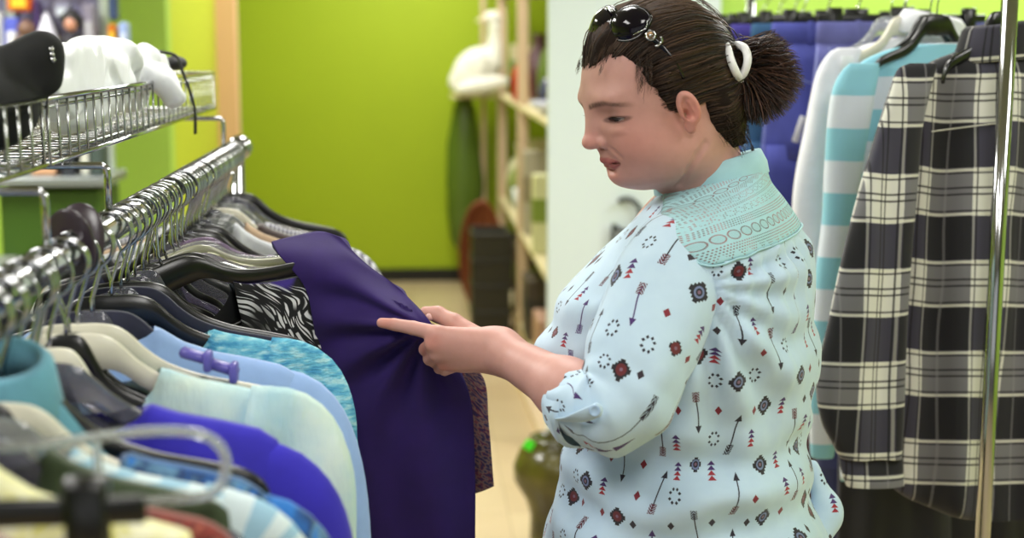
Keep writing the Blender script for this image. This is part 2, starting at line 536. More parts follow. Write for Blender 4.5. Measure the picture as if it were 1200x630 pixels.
# green bag
a = Acc()
rings = []
for z, wx, wy in ((.80, .03, .02), (.72, .05, .04), (.5, .075, .06), (.25, .09, .07), (.05, .085, .065), (-.12, .06, .05), (-.2, .02, .02)):
    an = np.arange(20) * 2 * PI / 20
    rings.append(np.stack([  .338 + wx * 1.35 * np.cos(an) * (1 + .08 * np.sin(3 * an + z * 9)), 9.2 + wy * np.sin(an), np.full(20, z + .42)], 1))
a.loft(rings)
tag(a.obj('green_bag', Mat('dark green film', (84, 108, 36), .3).m), 'dark green bag hanging at the end of the far shelving', 'bag')

def jar(name, x, y, z, r, h, c, label, cat='vase', prof=None, rough=.35):
    a = Acc()
    pf = prof or [(0, 0), (.7, 0), (.95, .12), (1, .4), (.8, .65), (.42, .78), (.4, .95), (.5, 1), (.38, .99), (.34, .8), (0, .78)]
    a.lathe([(p * r, q * h) for p, q in pf], (x, y, z), 20)
    nm = 'glaze %d %d %d' % c
    return tag(a.obj(name, M(nm, c, rough)), label, cat)
def carton(name, x, y, z, d, c, label, cat='box', c2=None, rz=0.0):
    a = Acc(); R = A(Matrix.Rotation(rz, 3, 'Z'))
    a.box((x, y, z + d[2] / 2), d, R, bev=.006)
    if c2: a.box((x, y, z + d[2] * .55), (d[0] + .004, d[1] + .004, d[2] * .3), R, mi=1)
    return tag(a.obj(name, [M('board %d %d %d' % c, c, .6), M('board %d %d %d' % (c2 or c), c2 or c, .6)], smooth=False), label, cat)
bottle = [(0, 0), (.9, 0), (1, .05), (1, .55), (.8, .68), (.35, .78), (.32, .97), (.4, 1), (0, 1)]
cupp = [(0, 0), (.6, 0), (.75, .1), (1, 1), (.93, 1), (.68, .15), (0, .1)]
bowlp = [(0, 0), (.4, 0), (.45, .1), (.85, .5), (1, 1), (.95, 1), (.78, .5), (0, .2)]
Z1, Z2, Z0, Z3 = 1.238, .601, .121, 1.851
jar('bottle', .60, 7.9, Z1, .05, .26, (176, 26, 30), 'red bottle on the middle board of the far shelving', 'bottle', bottle, .3)
jar('vase', .70, 6.9, Z1, .10, .40, (84, 104, 48), 'tall olive green vase on the middle board of the far shelving')
jar('vase', .72, 7.15, Z1, .08, .34, (120, 128, 70), 'pale olive vase beside the tall olive one on the far shelving')
jar('bowl', .63, 6.35, Z1, .11, .06, (206, 208, 232), 'shallow white dish near the white wall end of the far shelving', 'dish', bowlp)
jar('ball_vase', .66, 6.75, Z1, .07, .15, (52, 52, 92), 'dark blue round pot on the middle board of the far shelving', 'pot', [(0, 0), (.5, 0), (.95, .3), (1, .55), (.8, .85), (.5, 1), (0, 1)])
jar('vase', .72, 8.15, Z1, .09, .36, (90, 60, 70), 'plum coloured vase behind the red bottle', 'vase')
jar('vase', .80, 7.6, Z1, .08, .28, (190, 120, 140), 'pink vase on the middle board of the far shelving', 'vase')
jar('jar', .66, 8.5, Z1, .09, .2, (30, 34, 30), 'black squat jar on the far shelving', 'jar')
carton('picture_box', .70, 8.75, Z1, (.2, .1, .3), (196, 186, 150), 'cream box standing behind the goose figure', 'box', (120, 140, 80))
for x, y, z, d, c, c2, lb in (
    (.66, 6.55, Z2, (.22, .10, .36), (206, 206, 160), (120, 140, 50), 'cream and green box nearest the white wall, on the lower board'),
    (.70, 6.85, Z2, (.24, .12, .28), (226, 222, 212), (100, 110, 120), 'white box with a grey band on the lower board'),
    (.68, 7.2, Z2, (.24, .1, .42), (168, 160, 140), (140, 128, 100), 'tall grey beige box on the lower board of the far shelving'),
    (.76, 7.75, Z2, (.24, .08, .44), (198, 192, 160), (150, 160, 120), 'tall pale cream box on the lower board of the far shelving'),
    (.66, 6.5, Z0, (.2, .3, .2), (178, 140, 120), None, 'pinkish brown carton on the bottom board'),
    (.66, 7.0, Z0, (.22, .3, .30), (70, 60, 48), (50, 46, 40), 'dark brown box on the bottom board'),
    (.68, 7.8, Z0, (.24, .3, .34), (84, 76, 50), (120, 140, 60), 'olive brown box on the bottom board'),
    (.66, 8.5, Z0, (.24, .3, .3), (60, 52, 44), None, 'dark box at the far end of the bottom board'),
    (.76, 6.6, Z3, (.3, .4, .3), (190, 176, 140), None, 'cream carton on the upper board of the far shelving'),
    (.76, 7.6, Z3, (.3, .4, .34), (80, 96, 50), None, 'green carton on the upper board of the far shelving'),
    (.76, 8.5, Z3, (.3, .4, .4), (150, 130, 100), None, 'tan carton on the upper board of the far shelving')):
    carton('box', x, y, z, d, c, lb, 'box', c2)
jar('mug', .63, 8.2, Z2, .06, .13, (224, 226, 230), 'white mug on the lower board of the far shelving', 'mug', cupp)
jar('mug', .62, 7.6, Z2, .06, .12, (30, 36, 40), 'black mug on the lower board of the far shelving', 'mug', cupp)
jar('jug', .66, 8.5, Z2, .1, .3, (130, 140, 80), 'sage green jug on the lower board of the far shelving', 'jug')
jar('jug', .68, 8.85, Z2, .1, .34, (206, 200, 170), 'cream jug at the far end of the lower board', 'jug')
# leaning oval basket, dark crates
a = Acc(); rr = []
for k, (s_, o_) in enumerate(((.02, 0), (.8, .0), (.98, .015), (1, .05), (.92, .05), (.85, .02), (.02, .015))):
    an = np.arange(28) * 2 * PI / 28
    rr.append(np.stack([.40 + s_ * .13 * np.cos(an), 8.35 - o_ + 0 * an, .33 + s_ * .33 * np.sin(an)], 1))
a.loft(rr)
ob = a.obj('oval_tray', M('red brown wicker', (128, 66, 34), .7)); tag(ob, 'reddish brown oval tray standing on edge beside the far shelving', 'tray')
for k in range(4):
    t = thing('crate', ['dark plastic crate at the bottom of the stack by the far shelving', 'dark plastic crate second from the floor by the far shelving', 'dark plastic crate third from the floor by the far shelving', 'topmost dark plastic crate of the stack by the far shelving'][k], 'crate', (.42, 7.75, k * .14), 'dark crates stacked by the far shelving')
    a = Acc(); z = k * .14
    a.box((.42, 7.75, z + .01), (.2, .3, .02)); 
    for sx in (-1, 1): a.box((.42 + sx * .095, 7.75, z + .07), (.012, .3, .134), bev=.003)
    for sy in (-1, 1): a.box((.42, 7.75 + sy * .145, z + .07), (.2, .012, .134), bev=.003)
    a.obj('crate_body', M('dark olive plastic', (40, 38, 24), .5), t, False)
    a = Acc()
    for sy in (-1, 1): a.box((.42, 7.75 + sy * .148, z + .122), (.21, .02, .02), bev=.003)
    for sx in (-1, 1): a.box((.42 + sx * .098, 7.75, z + .122), (.02, .31, .02), bev=.003)
    a.obj('rim', M('dark olive plastic', (40, 38, 24), .5), t, False)

# round pot on the floor, partly behind the woman
pc = W(650, 640, 4.25); pc[2] = 0
t = thing('floor_vase', 'dark green glossy round vase on the tiled floor with a bright green tag', 'vase', pc)
gz = Mat('dark green glaze', (70, 66, 22), .22); gz.base(gz.ramp(gz.noise(7, 4), [(.3, (46, 42, 16)), (.6, (84, 78, 30)), (.8, (120, 104, 60))]))
a = Acc(); a.lathe([(p * .125, q * .37) for p, q in [(0, 0), (.5, 0), (.62, .1), (.6, .35), (.72, .48), (1.0, .64), (1.02, .76), (.85, .9), (.6, .97), (.62, 1), (.5, 1), (.5, .95), (0, .8)]], pc, 28)
a.obj('vase_body', gz.m, t)
a = Acc(); a.box(pc + A([-.085, -.06, .362]), (.03, .004, .03), A(Matrix.Rotation(.5, 3, 'Y')), bev=.001); a.obj('tag', M('neon green card', (70, 230, 40), .5), t, False)

# black cable loop on the white wall end
c = W(734, 252, 5.36); pts = [c + A([.062 * math.cos(q) * .85, 0, .062 * math.sin(q)]) for q in np.linspace(-2.6, 2.2, 24)]
a = Acc(); a.tube([c + A([-.05, 0, -.35]), c + A([-.052, 0, -.15])] + pts, .009, 10)
tag(a.obj('black_cable', M('black rubber cable', (22, 24, 28), .4)), 'black cable looped against the white wall end behind the woman', 'cable')

# ================================================================ display bay behind the left baskets
BY = 4.75
def bx(px): return W(px, 100, BY)[0]
def bz(py, Y=BY): return W(60, py, Y)[2]
m_up = M('pale steel upright', (190, 200, 188), .35, .4)
t = thing('display_bay', 'tall steel display bay full of packaged goods behind the wire baskets', 'display rack', (-1.4, BY, 0))
for px in (-95, 12, 121):
    a = Acc(); a.box((bx(px), BY + .06, 1.15), (.028, .03, 2.3), bev=.003); a.obj('upright', m_up, t, False)
a = Acc(); a.box(((bx(-95) + bx(121)) / 2, BY + .08, 1.75), (bx(121) - bx(-95), .01, 1.16))
bp = Mat('grey backing', (110, 104, 128), .5)
bp.base(bp.ramp(bp.noise(9, 4), [(.3, (60, 48, 84)), (.45, (120, 118, 150)), (.6, (84, 76, 96)), (.75, (160, 160, 172))]))
a.obj('back_panel', bp.m, t, False)
for zz in (bz(205), 2.0):
    a = Acc(); a.box(((bx(-95) + bx(140)) / 2, BY - .1, zz), (bx(140) - bx(-95), .32, .03), bev=.004)
    a.obj('shelf', M('grey metal shelf', (150, 156, 158), .3, .6), t, False)
zs = bz(205) + .016
a = Acc(); x0_, x1_ = bx(14), bx(128); a.box(((x0_ + x1_) / 2, BY - .06, .55), (x1_ - x0_, .3, 1.1), bev=.006); a.obj('under_shelf_shade', M('dark green painted shade', (52, 84, 10), .5), t, False)  # added dark green block, stands in for the shade below the shelf
def pack(name, px0, px1, py0, py1, c, label, cat='box', c2=None, Y=BY - .02, dep=.05):
    """hanging or standing package with a header card and a body"""
    x0, x1 = W(px0, 0, Y)[0], W(px1, 0, Y)[0]; z1, z0 = W(60, py0, Y)[2], W(60, py1, Y)[2]
    t = thing(name, label, cat, ((x0 + x1) / 2, Y, z0))
    a = Acc(); a.box(((x0 + x1) / 2, Y, (z0 + z1) / 2), (x1 - x0, dep, z1 - z0), bev=.008); a.obj('pack_body', M('pk %d %d %d' % c, c, .35), t, False)
    if c2:
        a = Acc(); a.box(((x0 + x1) / 2, Y - dep / 2 - .002, (z0 * .6 + z1 * .4)), ((x1 - x0) * .62, .004, (z1 - z0) * .45), bev=.0015); a.obj('label_patch', M('pk %d %d %d' % c2, c2, .4), t, False)
    return t
pack('toy_box', 10, 38, -12, 14, (214, 96, 30), 'orange and yellow topped package at the top of the display bay', 'package', (232, 190, 50))
pack('toy_box', 5, 23, 21, 62, (86, 96, 190), 'blue package with a pale picture left of the brown balls', 'package', (206, 206, 214))
pack('toy_box', -20, 3, 14, 60, (206, 210, 214), 'white and grey package at the far left of the display bay', 'package', (90, 96, 110))
pack('toy_box', 126, 136, 28, 52, (190, 104, 22), 'orange package beside the steel upright', 'package', (226, 180, 60))
pack('toy_box', 139, 150, 26, 60, (150, 170, 220), 'pale blue package at the right edge of the display bay', 'package', (196, 206, 236))
pack('toy_box', 128, 138, -6, 24, (54, 70, 110), 'navy package high beside the steel upright', 'package')
pack('toy_box', 54, 72, 44, 56, (206, 190, 44), 'yellow package low in the display bay', 'package', (230, 220, 150))
pack('toy_box', 64, 84, 2, 22, (130, 128, 150), 'grey lilac package above the dark doll', 'package', (190, 196, 210))
pack('toy_box', 96, 112, 4, 60, (128, 122, 140), 'tall grey package beside the dark doll', 'package', (168, 166, 176))
pack('toy_box', 40, 48, 0, 60, (62, 40, 90), 'narrow purple package left of the white cone toy', 'package')
for (px, py, r, c, lb) in ((31, 34, 10, (110, 80, 66), 'brown ball in the display bay, upper of two'), (27, 48, 9, (84, 60, 50), 'brown ball in the display bay, lower of two')):
    a = Acc(); q = W(px, py, BY - .05); a.ell(q, [r * BY / 1700] * 3); tag(a.obj('toy_ball', M('b%d' % r, c, .5)), lb, 'ball')
a = Acc(); q = W(55, 36, BY - .04); a.lathe([(0, .06), (.008, .05), (.035, -.02), (.04, -.04), (0, -.045)], q, 16)
tag(a.obj('cone_toy', M('white plastic toy', (214, 212, 226), .4)), 'white cone shaped toy in the display bay', 'toy')
q = W(84, 44, BY - .06); t = thing('doll', 'dark haired doll in a black dress in the display bay', 'doll', q)
a = Acc(); a.lathe([(0, .02), (.02, .015), (.03, -.02), (.05, -.075), (.045, -.085), (0, -.085)], q, 16); a.tube([q + A([-.02, 0, .005]), q + A([-.05, -.01, -.035])], [.009, .006], 8); a.tube([q + A([.02, 0, .005]), q + A([.045, -.01, -.03])], [.009, .006], 8); a.obj('dress', M('black cloth toy', (34, 30, 40), .7), t)
a = Acc(); a.ell(q + A([0, -.004, .042]), (.02, .02, .024)); a.obj('head', M('doll skin', (196, 140, 120), .5), t)
a = Acc(); a.ell(q + A([0, .008, .055]), (.032, .026, .034)); a.obj('hair', M('doll hair', (26, 22, 26), .6), t)
# lower shelf goods seen between the basket and the rail
for (px, w_, h_, c, lb) in ((68, .10, .16, (206, 158, 122), 'tan box on the lower shelf of the display bay'), (92, .09, .12, (40, 44, 54), 'black box on the lower shelf of the display bay'), (108, .06, .1, (200, 200, 190), 'white box on the lower shelf of the display bay'), (122, .05, .13, (60, 74, 70), 'dark grey box on the lower shelf of the display bay')):
    x = bx(px); carton('box', x, BY - .14, zs, (w_, .1, h_), c, lb)
# pale cabinet end at the left edge
a = Acc(); a.box((bx(6), 4.3, .45), (.14, .5, .9), bev=.006); tag(a.obj('grey_cabinet', M('grey laminate', (120, 124, 116), .5), smooth=False), 'narrow grey cabinet below the display bay at the left edge', 'cabinet')
# ================================================================ the near clothes rail on the left
RX, RZ = -.33, 1.35
RR = .0155
m_chr = Mat('chrome', (176, 177, 180), .13, 1.0).m
m_chr2 = Mat('dull chrome wire', (168, 170, 170), .25, 1.0).m
rack = thing('clothes_rack', 'long chrome clothes rail with wire basket brackets, crowded with hangers', 'clothes rack', (RX, 1.7, 0))
a = Acc(); a.tube([(RX, .35, RZ), (RX, 1.2, RZ), (RX, 2.0, RZ), (RX, 2.83, RZ)], RR, 24); a.obj('rail', m_chr, rack)
a = Acc(); a.tube([(RX, 2.82, RZ), (RX, 2.83, RZ), (RX, 2.855, RZ), (RX, 2.865, RZ)], [.019, .024, .024, .012], 24); a.obj('end_cap', m_chr, rack)
for y in (.38, 2.80):
    a = Acc(); a.tube([(RX, y, RZ - RR), (RX, y, .06)], .013, 16); a.obj('post', m_chr, rack)
    a = Acc(); a.tube([(RX - .24, y, .03), (RX + .24, y, .03)], .014, 12); a.obj('foot', m_chr, rack)
# brackets carrying the baskets
BXF, BZ0, BZ1, BXB = -.38, 1.424, 1.492, -.80
for y in (.85, 1.33, 1.605, 2.60):
    a = Acc()
    a.tube([(BXB, y, BZ0 - .006), (BXF + .0, y, BZ0 - .006), (RX - .006, y, BZ0 - .006), (RX - .001, y, BZ0 - .009), (RX, y, BZ0 - .016), (RX, y, RZ + RR - .002)], .0042, 8, up=None)
    a.obj('bracket', m_chr, rack)

def basket(y0, y1, label):
    t = thing('wire_basket', label, 'wire basket', ((BXF + BXB) / 2, (y0 + y1) / 2, BZ0))
    a = Acc()
    for z, r in ((BZ1, .0032), (BZ0, .0032)):
        a.tube([(BXF, y0, z), (BXF, y1, z)], r, 8); a.tube([(BXB, y0, z), (BXB, y1, z)], r, 8)
        a.tube([(BXF, y0, z), (BXB, y0, z)], r, 8); a.tube([(BXF, y1, z), (BXB, y1, z)], r, 8)
    a.tube([(BXF - .004, y0, BZ1 - .009), (BXF - .004, y1, BZ1 - .009)], .0022, 6)
    a.tube([(BXF - .004, y0, BZ0 + .008), (BXF - .004, y1, BZ0 + .008)], .0022, 6)
    a.obj('rim', m_chr, t)
    a = Acc()
    n = int((y1 - y0) / .045)
    for i in range(n + 1):
        y = y0 + (y1 - y0) * i / n
        a.tube([(BXF, y, BZ1 + .001), (BXF + .001, y, BZ0), (BXF - .004, y, BZ0 - .003), (BXB + .004, y, BZ0 - .003), (BXB, y, BZ0), (BXB, y, BZ1)], .0017, 6)
    m = int((BXF - BXB) / .045)
    for i in range(m + 1):
        x = BXB + (BXF - BXB) * i / m
        a.tube([(x, y0, BZ1), (x, y0, BZ0), (x, y0 + .004, BZ0 - .001), (x, y1 - .004, BZ0 - .001), (x, y1, BZ0), (x, y1, BZ1)], .0017, 6)
    a.obj('wire_mesh', m_chr2, t)
    return t
basket(1.56, 2.87, 'long chrome wire basket holding the crumpled white shirt above the rail')
basket(.62, 1.535, 'nearer chrome wire basket at the left edge, with the black purse in it')

# crumpled white shirt in the basket
def f_shirt(P):
    d = s_cap(P, W(95, 92, 1.72) + A([-.03, 0, -.012]), W(150, 74, 2.12) + A([-.03, 0, -.012]), .036, .042)
    d = smin(d, s_cap(P, W(70, 100, 1.66) + A([-.02, 0, -.006]), W(150, 76, 2.2) + A([-.05, 0, 0]), .028, .034), .03)
    d = smin(d, s_cap(P, W(90, 92, 1.75), W(163, 66, 2.22), .016, .014), .02)
    d = smin(d, s_cap(P, W(163, 66, 2.22), W(200, 72, 2.34), .014, .016), .015)
    d = smin(d, s_cap(P, W(205, 68, 2.36), W(200, 86, 2.36), .010, .02), .012)
    d = smin(d, s_cap(P, W(120, 118, 1.8) + A([-.05, 0, .0]), W(180, 100, 2.3) + A([-.04, 0, 0]), .032, .034), .03)
    d = smin(d, s_cap(P, W(183, 84, 2.22), W(192, 100, 2.22) + A([.004, 0, 0]), .020, .020), .018)
    d = smin(d, s_cap(P, W(192, 98, 2.21), W(200, 118, 2.21), .018, .021), .010)
    n = vnoise(P * A([1, .5, 1]), 24) * .011 + vnoise(P * A([.8, 1, .5]), 55, 2) * .005
    q = np.sin(P[:, 1] * 34 + P[:, 2] * 75 + 3 * vnoise(P, 16, 4)) * .0070
    d = d + n + q
    over = (P[:, 1] > 2.16) & (P[:, 1] < 2.275)
    d = np.where(over, d, smax(d, P[:, 0] - (BXF - .003), .004))
    return smax(d, BZ0 + .002 - P[:, 2], .004)
v, f = surfnet(f_shirt, (-.62, 1.5, 1.36), (-.3, 2.62, 1.60), .004, safety=2.2)
v = relax(v, f, 2)
o = mk('white_shirt', v, f, fabric('white cotton', (232, 234, 240), .85, 500, .03), None)
tag(o, 'crumpled white shirt heaped in the long wire basket with one sleeve over the rim', 'shirt')
a = Acc(); a.tube(cr([W(186, 60, 2.42), W(207, 66, 2.4), W(214, 84, 2.39), W(223, 108, 2.385), W(226, 130, 2.38) + A([.003, 0, 0]), W(226, 157, 2.38) + A([.004, 0, 0])], 24), .0026, 8)
a.ell(W(205, 74, 2.44), (.02, .03, .012), 16, 10)
tag(a.obj('black_strap', M('black webbing', (16, 16, 18), .6)), 'black strap bunched behind the white shirt and dangling below the basket', 'strap')

# black purse
def f_bag(P):
    d = s_ell(P, (-.475, 1.525, 1.483), (.098, .082, .052))
    d = smin(d, s_cap(P, W(-40, 96, 1.55), W(48, 58, 1.55), .010, .012), .045); d = smin(d, s_cap(P, W(48, 60, 1.55), W(57, 95, 1.552), .012, .012), .03)
    return d + vnoise(P, 26) * .004 + np.sin(P[:, 1] * 60 + P[:, 2] * 40) * .0012
v, f = surfnet(f_bag, (-.66, 1.34, 1.41), (-.36, 1.66, 1.59), .004, safety=2)
t = thing('purse', 'black fabric purse slumped in the nearer wire basket', 'purse', (-.5, 1.4, 1.43))
mk('purse_body', relax(v, f, 2), f, fabric('black satin', (14, 15, 16), .85, 600, .2, .0), t)
a = Acc(); a.tube(cr([W(-40, 86, 1.545), W(0, 68, 1.545), W(30, 54, 1.542), W(50, 46, 1.545), W(60, 56, 1.55), W(64, 72, 1.552)], 24), .0032, 8); a.obj('piping', M('black piping', (44, 42, 44), .35), t)
a = Acc()
for k in range(5): a.ell(W(60 + k * .5, 58 + 3 * k, 1.535 + .003 * (k % 2)), (.0032,) * 3, 8, 6)
a.obj('beads', m_chr, t)
t2 = thing('purse', 'second black purse behind the slumped one at the left edge', 'purse', (-.62, 1.42, 1.43))
v, f = surfnet(lambda P: s_ell(P, (-.60, 1.47, 1.49), (.06, .05, .055)) + vnoise(P, 30) * .003, (-.68, 1.4, 1.42), (-.5, 1.54, 1.57), .005, safety=2)
mk('purse_body', relax(v, f, 2), f, fabric('black satin', (20, 22, 24)), t2)

# size dividers
for k, (y, rz, lb) in enumerate(((1.46, .12, 'rounded dark mauve size divider standing up on the rail'), (1.425, -.2, 'second dark mauve size divider leaning in front of the first'))):
    a = Acc(); R = A(Matrix.Rotation(rz, 3, 'Z') @ Matrix.Rotation(-.25 + .5 * k, 3, 'X'))
    out = []
    for q in np.linspace(0, 2 * PI, 40, endpoint=False):
        r0 = .024 + .012 * max(0, math.sin(q)) ** 2
        out.append(A([r0 * math.cos(q), 0, r0 * math.sin(q) * 1.15]))
    c = A([RX, y, RZ + .002])
    rings = [A([c + R @ (p * s_ + A([0, e, 0])) for p in out]) for s_, e in ((.50, -.0025), (.94, -.0025), (1, -.001), (1, .001), (.94, .0025), (.50, .0025), (.50, -.0025))]
    a.loft(rings, True, False)
    tag(a.obj('size_divider', M('mauve plastic', (58, 48, 56), .25)), lb, 'size divider')

# ---------------------------------------------------------------- hangers
HP = A([(0, -.066), (.018, -.066), (.036, -.069), (.05, -.078), (.066, -.094), (.088, -.109), (.12, -.121), (.16, -.130), (.19, -.138), (.206, -.149), (.213, -.164)])
HP[:, 1] -= .010
def hz(x):
    x = np.abs(x); return np.interp(x, HP[:, 0], HP[:, 1])
def hook_mesh(big=1.0, flip=1):
    a = Acc(); R = .0235 * big
    pts = [(0, 0, -.080), (0, 0, -.062), (.003 * flip, 0, -.052)]
    for q in np.linspace(-62, 205, 22):
        q = math.radians(q); pts.append((R * math.cos(q) * flip, 0, RR + .002 - R + R * math.sin(q)))
    a.tube(pts, .0019, 8); 
    return a
HM = {}
def hanger_mesh(kind):
    """returns list of (part name, Acc)"""
    a = Acc(); out = []
    xs = np.concatenate([-HP[::-1, 0], HP[1:, 0]]); zz = np.concatenate([HP[::-1, 1], HP[1:, 1]])
    P = cr(np.stack([xs, 0 * xs, zz], 1), 65)
    if kind in ('narrow', 'short'): P[:, 0] *= (.42 if kind == 'narrow' else .56); kk_ = kind; kind = 'plate'
    if kind in ('plate', 'tube', 'bar'):
        hgt = np.interp(np.abs(P[:, 0]), [0, .03, .06, .12, .2, .213], [.034, .032, .022, .015, .012, .008]) if kind != 'tube' else np.full(65, .009)
        th = .0042 if kind != 'tube' else .0045
        rings = []
        for p, h in zip(P, hgt):
            w = [(-th, 0), (-th, -h), (-th * .5, -h - .001), (th * .5, -h - .001), (th, -h), (th, 0), (th * .5, .0015), (-th * .5, .0015)]
            rings.append(A([p + A([0, y, z]) for y, z in w]))
        a.loft(rings)
        if kind in ('bar', 'tube'):
            a.tube(cr([(-.205, 0, -.155), (-.19, 0, -.178), (-.1, 0, -.182), (0, 0, -.183), (.1, 0, -.182), (.19, 0, -.178), (.205, 0, -.155)], 40), .0036, 8)
        out.append(('hanger_body', a))
    elif kind == 'loop':
        a.tube(cr([(0, 0, -.076), (.06, 0, -.076), (.14, 0, -.068), (.178, 0, -.07), (.194, 0, -.08), (.198, 0, -.095), (.19, 0, -.112), (.165, 0, -.118), (.06, 0, -.118), (0, 0, -.118)], 60), .0030, 8, sq=(1, 1.3))
        a.tube(cr([(0, 0, -.076), (-.06, 0, -.076), (-.14, 0, -.068), (-.178, 0, -.07), (-.194, 0, -.08), (-.198, 0, -.095), (-.19, 0, -.112), (-.165, 0, -.118), (-.06, 0, -.118), (0, 0, -.118)], 60), .0030, 8, sq=(1, 1.3))
        a.box((0, 0, -.09), (.02, .006, .055), bev=.002)
        for x in (.11, -.11): a.box((x, 0, -.093), (.006, .006, .05), bev=.002)
        out.append(('hanger_body', a))
    elif kind == 'clip':
        a.box((0, 0, -.076), (.34, .007, .017), bev=.002); a.box((0, 0, -.068), (.05, .008, .03), bev=.003)
        out.append(('hanger_body', a))
        for x in (-.135, .135):
            b = Acc(); b.box((x, -.008, -.085), (.024, .004, .055), bev=.0015); b.box((x, .008, -.085), (.024, .004, .055), bev=.0015); b.box((x, 0, -.062), (.026, .018, .014), bev=.002)
            out.append(('clip', b))
    return out
m_hb = Mat('black hanger plastic', (14, 14, 15), .28).m
m_hw = Mat('ivory hanger plastic', (214, 210, 192), .35).m
m_hn = fabric('navy velvet', (26, 28, 52), .8, 900, .2)
def clearmat(name, c, al=.45):
    m = Mat(name, c, .08); m.b.inputs['Transmission Weight'].default_value = .75; m.b.inputs['IOR'].default_value = 1.3; return m.m
m_hc = clearmat('clear hanger plastic', (225, 228, 226)); m_hl = clearmat('lilac clear hanger plastic', (214, 190, 226))
m_hs = clearmat('smoky hanger plastic', (150, 150, 165))
m_hg = Mat('cream clear hanger', (206, 206, 180), .15); m_hg.b.inputs['Transmission Weight'].default_value = .4; m_hg = m_hg.m
HMAT = {'black': m_hb, 'white': m_hw, 'navy': m_hn, 'clear': m_hc, 'lilac': m_hl, 'smoky': m_hs, 'cream': m_hg}
_hd = {}
def copy_part(src, parent):
    c = src.copy(); COL.objects.link(c); c.parent = parent; return c
def hanger(kind, colr, y, rz=0.0, label=None, group=None, x=RX, z=RZ, ry=0.0, flip=1):
    k = (kind, colr, flip)
    t = thing('clothes_hanger', label or '%s plastic hanger with a chrome hook crowded on the long rail' % colr, 'hanger', (x, y, z), group, local=True)
    t.rotation_euler = (0, ry, rz)
    if k not in _hd:
        lst = []
        for nm, ac in hanger_mesh(kind): lst.append(ac.obj(nm, HMAT[colr], t))
        lst.append(hook_mesh(1.0, flip).obj('hook', m_chr, t))
        _hd[k] = lst
    else:
        for s_ in _hd[k]: copy_part(s_, t)
    return t

